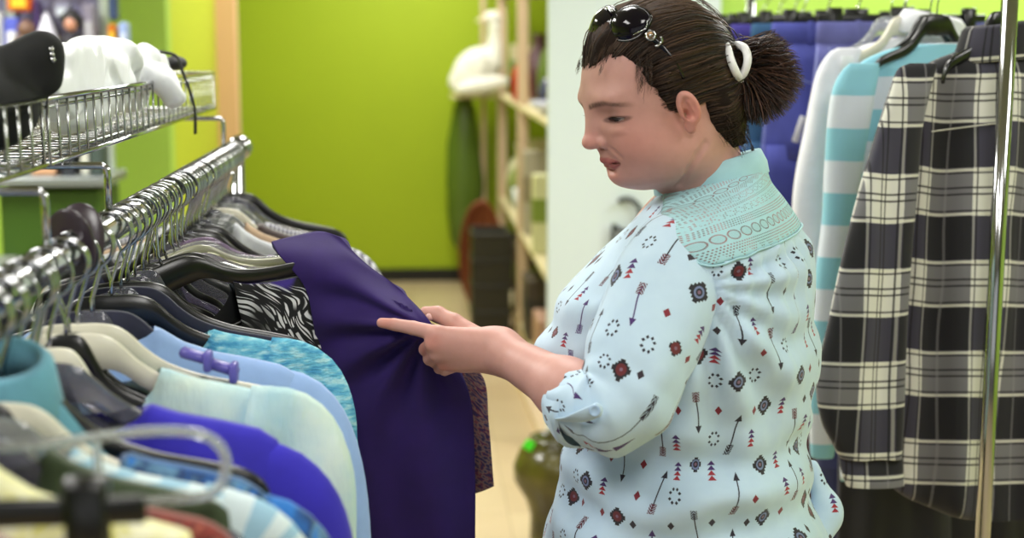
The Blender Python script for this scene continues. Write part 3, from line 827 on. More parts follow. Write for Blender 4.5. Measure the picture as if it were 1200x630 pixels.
def garment(name, label, cat, y, mat, rz=0.0, hw=.215, length=.66, T=.018, neck=.055, scoop=.06, flare=.03, sleeve=.0, drop=0.0, seed=0, fold=1.0, group=None, x=RX, z=RZ, uvs=1.0, collar=False, sl_mat=None, ncol=57, nrow=34, both=True, ry=0.0, sharp=1.0, lift=.0085):
    """a top hanging on a hanger: front and back sheets joined over the shoulders, sleeves and collar as children"""
    t = thing(name, label, cat, (x, y, z - .14), group, local=True)
    t.location = (x, y, z); t.rotation_euler = (0, ry, rz)
    rs = np.random.RandomState(seed + 11)
    S = np.linspace(-1, 1, ncol); Q = np.linspace(0, 1, nrow) ** 1.25
    ph = rs.rand(8) * 6.28
    vv = []; uv = []
    for side in (-1, 1):
        ro = []
        for q in Q:
            row = []; ruv = []
            for s_ in S:
                X0 = s_ * hw
                zt = float(hz(X0)) + lift - drop * (abs(s_)) ** 2
                if abs(X0) > .213: zt -= (abs(X0) - .213) * .5
                if abs(X0) < neck:
                    kk = math.sqrt(max(0, 1 - (X0 / neck) ** 2)); zt = float(hz(neck)) + lift - (scoop if side < 0 else scoop * .35) * kk
                dep = q * (length + zt + .14 if False else length)
                xx = X0 * (1 + flare / hw * min(1, q * 1.5)) + .006 * math.sin(dep * 11 + ph[0]) * abs(s_)
                edge = max(0.0, 1 - abs(s_) ** 6) ** .5
                top = min(1.0, (dep / .05)) ** .5
                th = max(.0078 * edge, T * edge * (.25 + .75 * top)) if q > 0 else .0068 * edge
                fo = fold * .010 * min(1, dep / .2) * (math.sin(xx * 46 + ph[1] + dep * 2.2) + .6 * math.sin(xx * 83 + ph[2] - dep * 3) + .5 * math.sin(xx * 27 + ph[3]))
                fo += fold * .0025 * (vnoise(A([xx, dep * .5, seed * .37]), 40, 1)) * min(1, dep / .03)
                yy = side * th + fo * edge * (.7 if side > 0 else 1)
                row.append((xx, yy, zt - dep)); ruv.append((xx * uvs + (.31 if side > 0 else 0), (zt - dep) * uvs))
            ro.append(row); uv += ruv
        vv.append(ro)
    n = ncol; m = nrow
    V = [p for ro in vv for row in ro for p in row]
    F = []
    o2 = n * m
    for i in range(m - 1):
        for j in range(n - 1):
            a_ = i * n + j
            F.append((a_, a_ + n, a_ + n + 1, a_ + 1)); F.append((o2 + a_, o2 + a_ + 1, o2 + a_ + n + 1, o2 + a_ + n))
        for j in (0, n - 1):
            a_ = i * n + j; F.append((a_, a_ + n, o2 + a_ + n, o2 + a_) if j else (a_, o2 + a_, o2 + a_ + n, a_ + n))
    for j in range(n - 1):
        if abs(S[j] * hw) >= neck - .004 and abs(S[j + 1] * hw) >= neck - .004: F.append((j, j + 1, o2 + j + 1, o2 + j))
    mk('garment_body', V, F, mat, t, True, uv)
    if sleeve > 0:
        for sg in ((1, -1) if both else (1,)):
            z0 = float(hz(hw)) + lift - drop - .035; x0 = sg * (hw - .012)
            P = cr([(x0 - sg * .03, 0, z0 + .012), (x0 + sg * .008, 0, z0 - .002), (x0 + sg * (.032), 0, z0 - .05), (x0 + sg * (.045 + flare * .5), 0, z0 - .14), (x0 + sg * (.05 + flare), 0, z0 - .14 - (sleeve - .14) * .5 - .02), (x0 + sg * (.05 + flare), 0, z0 - max(sleeve, .16))], 22)
            if sleeve < .14: P = cr([(x0 - sg * .03, 0, z0 + .012), (x0 + sg * .01, 0, z0), (x0 + sg * .035, 0, z0 - .04), (x0 + sg * .048, 0, z0 - sleeve)], 14)
            rings = []; su = []
            an = np.arange(20) * 2 * PI / 20
            TT = np.gradient(P, axis=0); TT /= np.linalg.norm(TT, axis=1)[:, None]
            for i_, p in enumerate(P):
                k_ = i_ / (len(P) - 1); N = A([TT[i_][2], 0, -TT[i_][0]]) * sg * -1
                rx = .040 + .006 * math.sin(k_ * 3) - .008 * k_; ry = T * .75
                w = 1 + .12 * np.sin(3 * an + ph[4] + k_ * 4) * fold
                rings.append(p + (rx * np.cos(an) * w)[:, None] * N + (ry * np.sin(an) * w + .004 * fold * np.sin(k_ * 9 + ph[5]))[:, None] * A([0, 1, 0]))
                su += [((p[0] + math.cos(q_) * rx) * uvs, (p[2]) * uvs) for q_ in an]
            a_ = Acc(); a_.loft(rings, True, True, uv=su)
            a_.obj('sleeve', sl_mat or mat, t)
    if collar:
        a_ = Acc(); rings = []
        for q in np.linspace(0, 2 * PI, 30, endpoint=False):
            c_ = A([neck * .95 * math.cos(q), .026 * math.sin(q), -.080 + .012 * math.sin(q)])
            o_ = A([math.cos(q), .5 * math.sin(q), 0])
            rings.append(A([c_ + A([0, 0, -.02]), c_ + A([0, 0, .028]) - o_ * .003, c_ + A([0, 0, .032]), c_ + o_ * .008 + A([0, 0, .026]), c_ + o_ * .016 + A([0, 0, -.016]), c_ + o_ * .013 + A([0, 0, -.018]), c_ + o_ * .004]))
        rings.append(rings[0]); a_.loft(rings, True, False); a_.obj('collar', mat, t)
    return t

def print_mat(name, base, fn, rough=.85):
    if name in _mats: return _mats[name].m
    m = Mat(name, base, rough); _mats[name] = m
    m.b.inputs['Sheen Weight'].default_value = .15
    fn(m); m.bump(m.noise(700, 2), .2, .0008); return m.m
def bw_print(m):
    u, v = m.uv()
    w = m.noise(9, 2, m.vec(u, v))
    x = u * .9 + v * .35 + (w - .5) * .12
    vo = E(m.nt, m.voro(1.0, m.vec(x * 165, v * 40 + u * 22), 'DISTANCE_TO_EDGE'))
    vo2 = m.noise(7, 1, m.vec(u, v, 3.0))
    c = m.mix(vo.ss(.13, .2) * vo2.ss(.40, .48), (12, 12, 16), (225, 225, 228))
    c = m.mix(m.noise(10, 1, m.vec(u, v, 9.0)).ss(.60, .64), c, (58, 40, 130))
    m.base(c)
def paisley(m):
    u, v = m.uv()
    a_ = E(m.nt, m.voro(130, m.vec(u, v * 1.6))); b_ = m.noise(140, 3, m.vec(u, v))
    m.base(m.ramp(a_ * .6 + b_ * .6, [(.30, (34, 26, 60)), (.5, (62, 44, 78)), (.64, (132, 104, 92)), (.74, (112, 44, 60)), (.82, (48, 34, 74))]))
def floral(c1, c2, c3):
    def fn(m):
        u, v = m.uv(); b_ = m.noise(40, 2, m.vec(u, v), dist=1.0)
        m.base(m.ramp(b_, [(.35, c1), (.5, c2), (.62, c3), (.7, c1)]))
    return fn
def stripes(c1, c2, per=.01, hor=True, w=.5):
    def fn(m):
        u, v = m.uv(); q = ((v if hor else u) / per).fract()
        m.base(m.mix(q.lt(w), c1, c2))
    return fn
m_bw = print_mat('black and white streak print', (20, 20, 20), bw_print)
m_pais = print_mat('purple paisley print', (50, 40, 70), paisley)
m_pink = print_mat('pale floral print', (220, 200, 200), floral((222, 214, 214), (180, 140, 140), (120, 60, 90)))
m_yel = print_mat('yellow and white lace print', (224, 220, 150), floral((222, 218, 132), (236, 234, 206), (208, 204, 110)))
m_red = print_mat('rust red knit', (130, 50, 40), floral((132, 46, 36), (84, 36, 34), (160, 80, 62)))
m_str = print_mat('pale blue pinstripe', (170, 200, 214), stripes((150, 190, 212), (206, 222, 226), .009))
m_aqua = fabric('aqua knit', (96, 152, 172), .9, 500)
m_tq = Mat('washed turquoise crochet', (90, 180, 200), .9); _mats['tq'] = m_tq
m_tq.base(m_tq.ramp(m_tq.noise(60, 4, stretch=(1, 1, 3)), [(.35, (70, 150, 190)), (.5, (108, 186, 210)), (.65, (166, 214, 222))]))
m_tq.bump(m_tq.noise(160, 3, stretch=(1, 1, 3)), .9, .003)
m_mint = Mat('mint cotton', (188, 216, 220), .9); _mats['mint'] = m_mint
m_mint.base(m_mint.ramp(m_mint.noise(14, 3), [(.35, (168, 206, 218)), (.65, (206, 224, 216))]))
m_mint.bump(m_mint.noise(70, 3, stretch=(2, 1, .6)), .6, .004)
m_lb = fabric('light blue cotton', (142, 172, 222), .9, 600, .05)
m_rb = fabric('royal blue jersey', (44, 34, 176), .85, 700, .1)
m_teal = print_mat('teal and blue patch print', (40, 90, 150), floral((36, 110, 190), (24, 50, 96), (90, 130, 160)))
m_dg = fabric('dark green jersey', (44, 58, 32), .9)
m_nv = fabric('navy jersey', (24, 26, 50), .9)
m_blk = fabric('black jersey', (16, 16, 18), .9)
m_bei = fabric('beige knit', (176, 150, 124), .95, 400)
m_brn = fabric('brown satin', (52, 34, 30), .5)
m_gry = fabric('grey white cotton', (196, 198, 204), .9)
m_lil = print_mat('lilac dotted print', (150, 130, 190), floral((150, 136, 190), (196, 180, 214), (110, 60, 120)))
m_gst = print_mat('grey white narrow stripes', (180, 180, 190), stripes((200, 200, 208), (110, 108, 120), .007, False))

G = garment
HG = 'hangers on the long chrome rail'
# hanging from near to far
def pair(kind, colr, y, rz, hl, gname, glabel, cat, mat, ry=0.0, **kw):
    """a hanger and the garment that hangs on it"""
    hanger(kind, colr, y, rz, hl, HG, ry=ry)
    G(gname, glabel, cat, y, mat, rz, ry=ry, **kw)
hanger('clip', 'black', .845, .03, 'black trouser hanger with clips at the near end of the rail', HG)
pair('plate', 'smoky', .875, .0, 'smoky plastic hanger inside the pale pink floral top', 'patterned_top', 'pale pink floral top nearest the camera on the long rail', 'top', m_pink, length=.6, seed=1, sleeve=.1, scoop=.03)
pair('plate', 'clear', .915, .02, 'clear hanger inside the yellow lace top', 'yellow_top', 'yellow and white lace top near the front of the long rail', 'top', m_yel, length=.62, seed=2, fold=1.2, hw=.19, neck=.05, lift=.034)
pair('plate', 'black', .955, .03, 'black hanger inside the rust red knit top', 'red_knit_top', 'rust red knitted top with a shaggy shoulder beside the yellow lace top', 'top', m_red, length=.6, seed=3, fold=1.3, hw=.235, drop=.0, neck=.12, lift=.026)
hanger('loop', 'clear', .992, .04, 'clear hanger with a squared loop end in front of the dark green top', HG)
pair('plate', 'smoky', 1.025, .0, 'smoky hanger inside the dark green top', 'green_blouse', 'dark green top behind the clear looped hanger', 'top', m_dg, length=.62, seed=4, hw=.20, neck=.07, lift=.02)
pair('plate', 'clear', 1.07, .03, 'clear hanger inside the pale blue pinstriped top', 'striped_top', 'pale blue pinstriped top between the dark green and the royal blue tops', 'top', m_str, length=.64, seed=5, sleeve=.1, hw=.205, neck=.07)
pair('plate', 'white', 1.115, .0, 'ivory hanger inside the teal patchwork top', 'patchwork_top', 'teal and navy patchwork top just in front of the royal blue top', 'top', m_teal, length=.62, seed=6, sleeve=.1, hw=.212, neck=.10)
pair('plate', 'black', 1.16, .04, 'black hanger under the aqua collared shirt', 'aqua_shirt', 'aqua shirt with a stand collar beside the near hooks', 'shirt', m_aqua, length=.6, seed=7, hw=.13, collar=True, drop=.05, neck=.036)
hanger('short', 'white', 1.20, .05, 'ivory hanger in front of the royal blue top', HG)
pair('plate', 'smoky', 1.255, .06, 'smoky clear hanger inside the royal blue top', 'royal_blue_top', 'royal blue jersey top with a wide neck in the middle of the near group', 'top', m_rb, length=.66, seed=8, sleeve=.13, neck=.095, scoop=.03, flare=.03, fold=.6, hw=.213, T=.022)
hanger('short', 'white', 1.32, .03, 'ivory hanger with a broad bell shaped neck in front of the mint top', HG)
pair('plate', 'white', 1.385, .08, 'ivory hanger inside the mint top', 'mint_top', 'pale mint wrinkled top between the royal blue top and the light blue shirt', 'top', m_mint.m, length=.66, seed=9, sleeve=.13, neck=.088, scoop=.05, flare=.02, fold=1.2, hw=.205, T=.022)
hanger('plate', 'white', 1.435, .06, 'ivory hanger with purple clips in front of the light blue shirt', HG)
pair('plate', 'navy', 1.505, .10, 'navy velvet hanger inside the light blue shirt', 'light_blue_shirt', 'light blue cotton shirt with long sleeves behind the mint top', 'shirt', m_lb, length=.68, seed=10, sleeve=.4, neck=.062, scoop=.02, flare=.0, fold=.6, hw=.21, T=.022)
pair('plate', 'black', 1.60, .16, 'black hanger inside the turquoise crochet top', 'turquoise_top', 'washed turquoise crochet top behind the light blue shirt', 'top', m_tq.m, length=.62, seed=12, sleeve=.1, neck=.105, scoop=.05, flare=.02, fold=1.1, hw=.205, T=.02)
hanger('plate', 'navy', 1.655, .17, 'navy velvet hanger crossing above the turquoise crochet top', HG)
hanger('plate', 'black', 1.69, .10, 'black hanger behind the navy velvet one, mostly hidden by it', HG)
pair('bar', 'black', 1.785, .42, 'wide black hanger carrying the black and white streaked top', 'streaked_top', 'black and white streak print top on the wide black hanger beside the purple top', 'top', m_bw, ry=-.33, length=.62, seed=14, neck=.075, scoop=.12, flare=.02, hw=.212, fold=.8, sleeve=.09, lift=-.018)
hanger('plate', 'black', 1.85, .34, 'black hanger directly behind the streaked top', HG, ry=-.26)
hanger('tube', 'cream', 1.90, .42, 'cream translucent hanger in front of the lilac one', HG, ry=-.30)
hanger('plate', 'clear', 1.955, .46, 'clear hanger from which the purple top is pulled', HG, ry=-.26)
pair('plate', 'lilac', 2.02, .42, 'lilac translucent hanger behind the purple top', 'lilac_top', 'lilac dotted top behind the purple one', 'top', m_lil, ry=-.2, length=.6, seed=15, neck=.11, scoop=.12, hw=.2, drop=.02, T=.012)
pair('plate', 'black', 2.12, .2, 'black hanger with a glossy shoulder inside the navy blouse', 'navy_blouse', 'navy blouse in the middle of the far group on the rail', 'blouse', m_nv, length=.62, seed=16, neck=.12, hw=.20, drop=.02)
hanger('plate', 'black', 2.17, .14, 'black hanger between the navy blouse and the black one', HG)
pair('plate', 'black', 2.23, .12, 'black hanger inside the black top of the far group', 'black_blouse', 'black top in the far group on the rail', 'top', m_blk, length=.62, seed=17, neck=.12, hw=.205)
pair('plate', 'clear', 2.31, .12, 'clear hanger inside the grey white top', 'grey_white_top', 'grey white top with frilled shoulders in the far group', 'top', m_gry, length=.62, seed=18, neck=.05, hw=.215, fold=1.5, sleeve=.1)
pair('plate', 'clear', 2.38, .12, 'clear hanger inside the beige knit', 'beige_knit', 'beige knitted top behind the grey white one', 'top', m_bei, length=.62, seed=19, neck=.06, hw=.215, sleeve=.12)
pair('plate', 'white', 2.45, .10, 'ivory hanger inside the brown satin top', 'brown_top', 'dark brown satin top near the far end of the rail', 'top', m_brn, length=.62, seed=20, neck=.07, hw=.215, sleeve=.1)
pair('plate', 'clear', 2.52, .10, 'clear hanger inside the narrow striped top', 'narrow_striped_top', 'grey and white narrow striped top near the far end of the rail', 'top', m_gst, length=.62, seed=21, neck=.08, hw=.22, sleeve=.12)
hanger('plate', 'smoky', 2.60, .05, 'smoky clear hanger second from the far end of the rail', HG)
hanger('plate', 'black', 2.70, .12, 'bare black hanger at the far end of the rail, its arm against the lime wall', HG)
# hangers whose hooks only show in the crowd; their bodies sit inside the tops
for i, (y, rz) in enumerate([(.925, 0), (.965, 0), (1.033, 0), (1.078, .03), (1.123, 0), (1.168, 0), (1.245, .06), (1.265, .06), (1.39, .08), (1.498, .1), (1.51, .1), (1.61, .16), (1.795, .42), (1.775, .42), (2.028, .42), (2.012, .42),
                             (2.113, .2), (2.128, .2), (2.222, .12), (2.238, .12), (2.303, .12), (2.318, .12), (2.373, .12), (2.387, .12), (2.442, .1), (2.458, .1), (2.513, .1), (2.528, .1), (2.535, .1), (1.065, .03), (1.11, 0), (1.155, .04), (1.38, .08), (2.295, .12), (2.365, .12), (2.43, .1), (2.505, .1), (1.645, .17), (1.70, .1), (1.73, .2), (1.83, .4), (1.87, .4), (1.93, .45), (2.05, .3), (2.075, .2), (2.15, .15), (2.19, .13), (2.26, .12), (2.34, .12), (2.41, .12), (2.48, .1), (2.55, .1), (2.58, .05), (2.63, .05), (2.66, .05)]):
    hanger('narrow', ('black', 'smoky')[i % 2], y, rz, '%s hanger of which only the chrome hook shows in the crowd on the rail' % ('black', 'smoky')[i % 2], HG + ', hooks only', ry=rng.uniform(-.05, .05), flip=(1, 1, -1)[i % 3])
# purple sliders on the ivory hanger in front of the light blue shirt
for k, x in enumerate((-.215, -.19)):
    a = Acc(); a.box((x, 1.432 + .002 * k, RZ - .108 - .012 * k), (.034, .016, .010), A(Matrix.Rotation(.32, 3, 'Y')), bev=.003)
    a.box((x + .012, 1.427, RZ - .112 - .012 * k), (.008, .02, .02), bev=.002)
    tag(a.obj('hanger_clip', M('purple plastic', (92, 84, 168), .35)), ('purple plastic clip on the ivory hanger, upper of two', 'purple plastic clip on the ivory hanger, lower of two')[k], 'clip')

# ---------------------------------------------------------------- the purple top being pulled out
m_pur = fabric('purple jersey', (34, 7, 84), .85, 800, .1, .02)
def sheet(ctrl_rows, nr, nc):
    """bicubic-ish surface through a grid of control points"""
    rows = [cr(r, nc) for r in ctrl_rows]
    G_ = np.stack(rows)                       # k x nc x 3
    return np.stack([cr(G_[:, j], nr) for j in range(nc)], 1)
def thick_sheet(name, S, th, mat, parent, uvs=1.0, back=None):
    nr, nc = S.shape[:2]
    du = np.gradient(S, axis=1); dv = np.gradient(S, axis=0)
    N = np.cross(du, dv); N /= np.linalg.norm(N, axis=2)[:, :, None] + 1e-9
    if N[..., 1].mean() > 0: N = -N
    ii, jj = np.meshgrid(np.linspace(0, 1, nr), np.linspace(0, 1, nc), indexing='ij')
    e = np.minimum(1, np.minimum(np.minimum(jj, 1 - jj) * 14, np.minimum(ii * 30, 1))) ** .5
    Fr = S; Bk = S - N * (th * e + .0012)[..., None]
    V = np.concatenate([Fr.reshape(-1, 3), Bk.reshape(-1, 3)])
    F = []; o2 = nr * nc
    for i in range(nr - 1):
        for j in range(nc - 1):
            a_ = i * nc + j; F.append((a_, a_ + 1, a_ + nc + 1, a_ + nc)); F.append((o2 + a_, o2 + a_ + nc, o2 + a_ + nc + 1, o2 + a_ + 1))
    for i in range(nr - 1):
        for j in (0, nc - 1): a_ = i * nc + j; F.append((a_, a_ + nc, o2 + a_ + nc, o2 + a_))
    for j in range(nc - 1):
        for i in (0, nr - 1): a_ = i * nc + j; F.append((a_, a_ + 1, o2 + a_ + 1, o2 + a_))
    L = np.cumsum(np.concatenate([np.zeros((nr, 1)), np.linalg.norm(np.diff(S, axis=1), axis=2)], 1), 1)
    H = np.cumsum(np.concatenate([np.zeros((1, nc)), np.linalg.norm(np.diff(S, axis=0), axis=2)], 0), 0)
    uv = np.stack([L, -H], -1).reshape(-1, 2) * uvs
    return mk(name, V, F, mat, parent, True, np.concatenate([uv, uv]), recalc=True)
rows = [
    [W(318, 283, 1.90), W(345, 276, 1.93), W(375, 271, 1.93), W(398, 278, 1.90)],
    [W(328, 300, 1.87), W(365, 297, 1.87), W(405, 299, 1.86), W(432, 312, 1.85)],
    [W(356, 336, 1.85), W(395, 333, 1.835), W(440, 333, 1.82), W(472, 341, 1.82)],
    [W(368, 385, 1.85), W(410, 380, 1.815), W(465, 378, 1.765), W(506, 379, 1.762)],
    [W(372, 430, 1.86), W(415, 428, 1.82), W(478, 424, 1.80), W(533, 420, 1.80)],
    [W(376, 480, 1.87), W(425, 480, 1.83), W(492, 478, 1.82), W(552, 470, 1.83)],
    [W(386, 560, 1.89), W(432, 560, 1.84), W(498, 560, 1.83), W(557, 555, 1.85)],
    [W(404, 650, 1.90), W(445, 650, 1.85), W(505, 650, 1.84), W(557, 645, 1.86)],
    [W(415, 880, 1.92), W(455, 880, 1.87), W(505, 880, 1.87), W(556, 875, 1.88)]]
S = sheet(rows, 110, 70)
# tension folds that radiate from the pinch
Pn = W(500, 380, 1.764)
X_, Z_ = S[..., 0] - Pn[0], S[..., 2] - Pn[2]
ang = np.arctan2(Z_, -X_); rad = np.hypot(X_, Z_)
fo = np.sin(ang * 13 + .6 + 2 * vnoise(S, 5)) * .010 * np.exp(-((rad - .07) / .09) ** 2) * sstep(.004, .05, rad)
fo += np.sin(S[..., 0] * 70 + S[..., 2] * 14 + 2) * .006 * sstep(.05, .25, -Z_)
fo += vnoise(S * A([1, 1, .35]), 22) * .005 * sstep(.03, .12, rad)
S[..., 1] += fo
pt = thing('purple_top', 'deep purple jersey top being pulled out from the rail by the woman', 'top', (.0, 1.86, RZ - .1))
thick_sheet('garment_body', S, .014, m_pur, pt)
rows = [
    [W(470, 362, 1.99), W(495, 388, 1.985), W(522, 414, 1.98)],
    [W(500, 432, 1.975), W(540, 436, 1.96), W(565, 440, 1.95)],
    [W(520, 500, 1.97), W(548, 500, 1.95), W(573, 498, 1.95)],
    [W(520, 590, 1.97), W(552, 579, 1.95), W(579, 570, 1.95)]]
S = sheet(rows, 60, 30); S[..., 1] += np.sin(S[..., 0] * 120) * .003
pt = thing('paisley_top', 'purple paisley print top behind the deep purple one', 'top', (.04, 1.97, RZ - .1))
thick_sheet('garment_body', S, .01, m_pais, pt)
# left bank of clothes on the far side rail seen at the left edge
hanger('tube', 'clear', 1.62, 1.2, 'clear hanger end poking up at the left edge beside the rail', HG, x=-.70, z=1.345)
hanger('tube', 'clear', 1.66, 1.1, 'second clear hanger end at the left edge beside the rail', HG, x=-.72, z=1.345)
for k, (x, y) in enumerate(((-.66, 1.70), (-.72, 1.60))):
    G('black_jacket', ('black jacket at the left edge below the nearer basket', 'black jacket in front of the other at the left edge')[k], 'jacket', y, m_blk, .5, x=x, z=1.36, length=.7, seed=30 + k, hw=.18, neck=.05, sleeve=.3)
r2 = thing('clothes_rail', 'second chrome clothes rail parallel to the long one at the left edge', 'clothes rail', (-.72, 1.6, 0))
a = Acc(); a.tube([(-.70, 1.2, 1.345), (-.70, 1.95, 1.345)], .013, 16); a.obj('rail', m_chr, r2)
for y in (1.22, 1.93):
    a = Acc(); a.tube([(-.70, y, 1.345), (-.70, y, .02)], .012, 12); a.obj('post', m_chr, r2)
# ================================================================ the woman
PERS = thing('person', 'woman in a pale blue arrow print blouse, brown hair tied back, holding the purple top', 'person', (W(825, 400, 1.78)[0], 1.78, 0))
hb, ha = math.radians(15), math.radians(13)
HF = A([-math.cos(hb) * math.cos(ha), -math.sin(hb) * math.cos(ha), -math.sin(ha)])
HL = A([math.sin(hb), -math.cos(hb), 0.0]); HU = np.cross(HF, HL) ; HU = HU / np.linalg.norm(HU)
if HU[2] < 0: HU = -HU
HR = np.stack([HF, HL, HU], 1)              # local -> world columns
HO = W(806, 132, 1.675) - HL * .075 + A([.005, 0, 0])
def h2w(p): return HO + HR @ A(p, float)
def px_head(px, py, Y): return (W(px, py, Y) - HO) @ HR
NB = W(838, 222, 1.775)                      # base of the neck
NBl = (NB - HO) @ HR

def skull(q):
    return s_ell(q, (.003, 0, .040), (.093, .0745, .087))
EYC = (.0665, .0355, .0135); EYS = (.0800, .0385, .0100)
def headbase(P):
    q = (P - HO) @ HR
    qa = q.copy(); qa[:, 1] = np.abs(qa[:, 1])
    d = skull(q)
    d = smin(d, s_ell(q, (.036, 0, -.003), (.056, .0575, .077)), .022)
    d = smin(d, s_ell(qa, (.044, .030, -.024), (.036, .034, .036)), .018)      # cheeks
    d = smin(d, s_ell(qa, (.010, .040, -.045), (.042, .027, .034)), .024)      # jaw
    d = smin(d, s_ell(q, (.036, 0, -.060), (.044, .046, .027)), .018)          # under chin
    d = smin(d, s_ell(q, (.0675, 0, -.0585), (.0185, .021, .0165)), .010)      # chin
    d = smin(d, s_ell(qa, (.0755, .025, .0345), (.0165, .026, .0090)), .018)    # brow
    # sockets
    d = smax(d, -s_ell(qa, (.102, .036, .0140), (.0195, .0205, .0125)), .010)
    d = smin(d, np.linalg.norm(qa - A(EYC), axis=1) - .0148, .0022)   # lids
    d = smax(d, -s_cap(qa, (.0800, .024, .0235), (.0745, .046, .0215), .0010, .0008), .003)
    d = smax(d, -s_ell(qa, EYS, (.0095, .0142, .0026)), .0012)
    d = smin(d, s_ell(qa, (.0745, .032, -.0035), (.010, .015, .0035)), .006)   # lower lid bag
    # nose
    d = smin(d, s_cap(q, (.0865, 0, .030), (.0990, 0, -.010), .0088, .0098), .010)
    d = smin(d, s_ell(q, (.1010, 0, -.0140), (.0118, .0112, .0094)), .004)
    d = smin(d, s_ell(qa, (.0880, .0128, -.0165), (.0108, .0062, .0078)), .0035)
    d = smin(d, s_cap(q, (.086, 0, -.018), (.085, 0, -.032), .0085, .0085), .006)
    d = smax(d, -s_ell(qa, (.0925, .0062, -.0235), (.0040, .0030, .0028)), .002)  # nostril
    # neck
    d2 = s_cap(q, (-.022, 0, -.020), NBl + A([0.010, 0, -.02]), .054, .0545)
    d = smin(d, d2, .024)
    return d
def hit(px, py, f=None, push=0.0):
    """local head coordinates where the photo ray meets the head"""
    d0 = W(px, py, 1.0) - CAMP; d0 /= np.linalg.norm(d0); t_ = 1.45
    for _ in range(90): t_ += .7 * float((f or headbase)((CAMP + d0 * t_)[None])[0])
    return ((CAMP + d0 * (t_ - push)) - HO) @ HR
_l = lambda x, z: A([x, 0., z])
LU = [_l(.0872, -.0380), hit(707, 186.5, push=-.003), hit(717, 188.5, push=-.0022), hit(725, 190.5, push=-.001)]
LUr = [.0056, .0050, .0042, .0018]
LL = [_l(.0838, -.0472), hit(712, 195.5, push=-.0036), hit(719, 195, push=-.003), hit(725, 192, push=-.001)]
LLr = [.0058, .0050, .0038, .0016]
LC = [_l(.0935, -.0428), hit(708, 190.5, push=.0022), hit(717, 191.5, push=.0014), hit(723, 191.5, push=.0004), hit(726, 191, push=-.0006)]
NF = [hit(711, 171, push=.0004), hit(719, 177, push=.0004), hit(727, 184, push=.0002)]
NC = [hit(796, 217, push=.0006), hit(808, 199, push=.0006), hit(818, 182, push=.0006), hit(827, 168, push=.0002)]
def lipd(qa):
    return np.min([s_cap(qa, LU[k], LU[k + 1], LUr[k], LUr[k + 1]) for k in range(3)] + [s_cap(qa, LL[k], LL[k + 1], LLr[k], LLr[k + 1]) for k in range(3)], axis=0)
def headsdf(P):
    d = headbase(P)
    q = (P - HO) @ HR
    qa = q.copy(); qa[:, 1] = np.abs(qa[:, 1])
    # mouth
    for k in range(len(LU) - 1):
        d = smin(d, s_cap(qa, LU[k], LU[k + 1], LUr[k], LUr[k + 1]), .003)
        d = smin(d, s_cap(qa, LL[k], LL[k + 1], LLr[k], LLr[k + 1]), .003)
    for k in range(len(LC) - 1): d = smax(d, -s_cap(qa, LC[k], LC[k + 1], .0011, .0011), .0016)
    d = smax(d, -s_ell(q, (.0895, 0, -.0545), (.0075, .016, .0035)), .006)
    for k in range(len(NF) - 1): d = smax(d, -s_cap(qa, NF[k], NF[k + 1], .0002, .0002), .006)
    for k in range(len(NC) - 1): d = smax(d, -s_cap(q, NC[k], NC[k + 1], .0012, .0012), .008)
    # ear
    e = A([.0075, .0765, .002])
    ql = qa - e
    tilt = math.radians(14); c_, s_ = math.cos(tilt), math.sin(tilt)
    ex = ql[:, 0] * c_ - ql[:, 2] * s_; ez = ql[:, 0] * s_ + ql[:, 2] * c_
    qe = np.stack([ex / .66, ql[:, 1] + ex * .45, ez / .88], 1)
    de = s_ell(qe, (-.004, .004, .006), (.0175, .0075, .0245))
    de = smin(de, s_ell(qe, (.004, .001, -.0195), (.0092, .0050, .0100)), .006)
    de = smax(de, -s_ell(qe, (-.0015, .0115, .006), (.0112, .0085, .0175)), .0025)
    de = smin(de, s_cap(qe, (-.009, .006, -.008), (-.007, .0065, .014), .0022, .0024), .003)
    de = smax(de, -s_ell(qe, (.002, .006, -.001), (.006, .008, .0075)), .002)
    d = smin(d, de, .003)
    return d

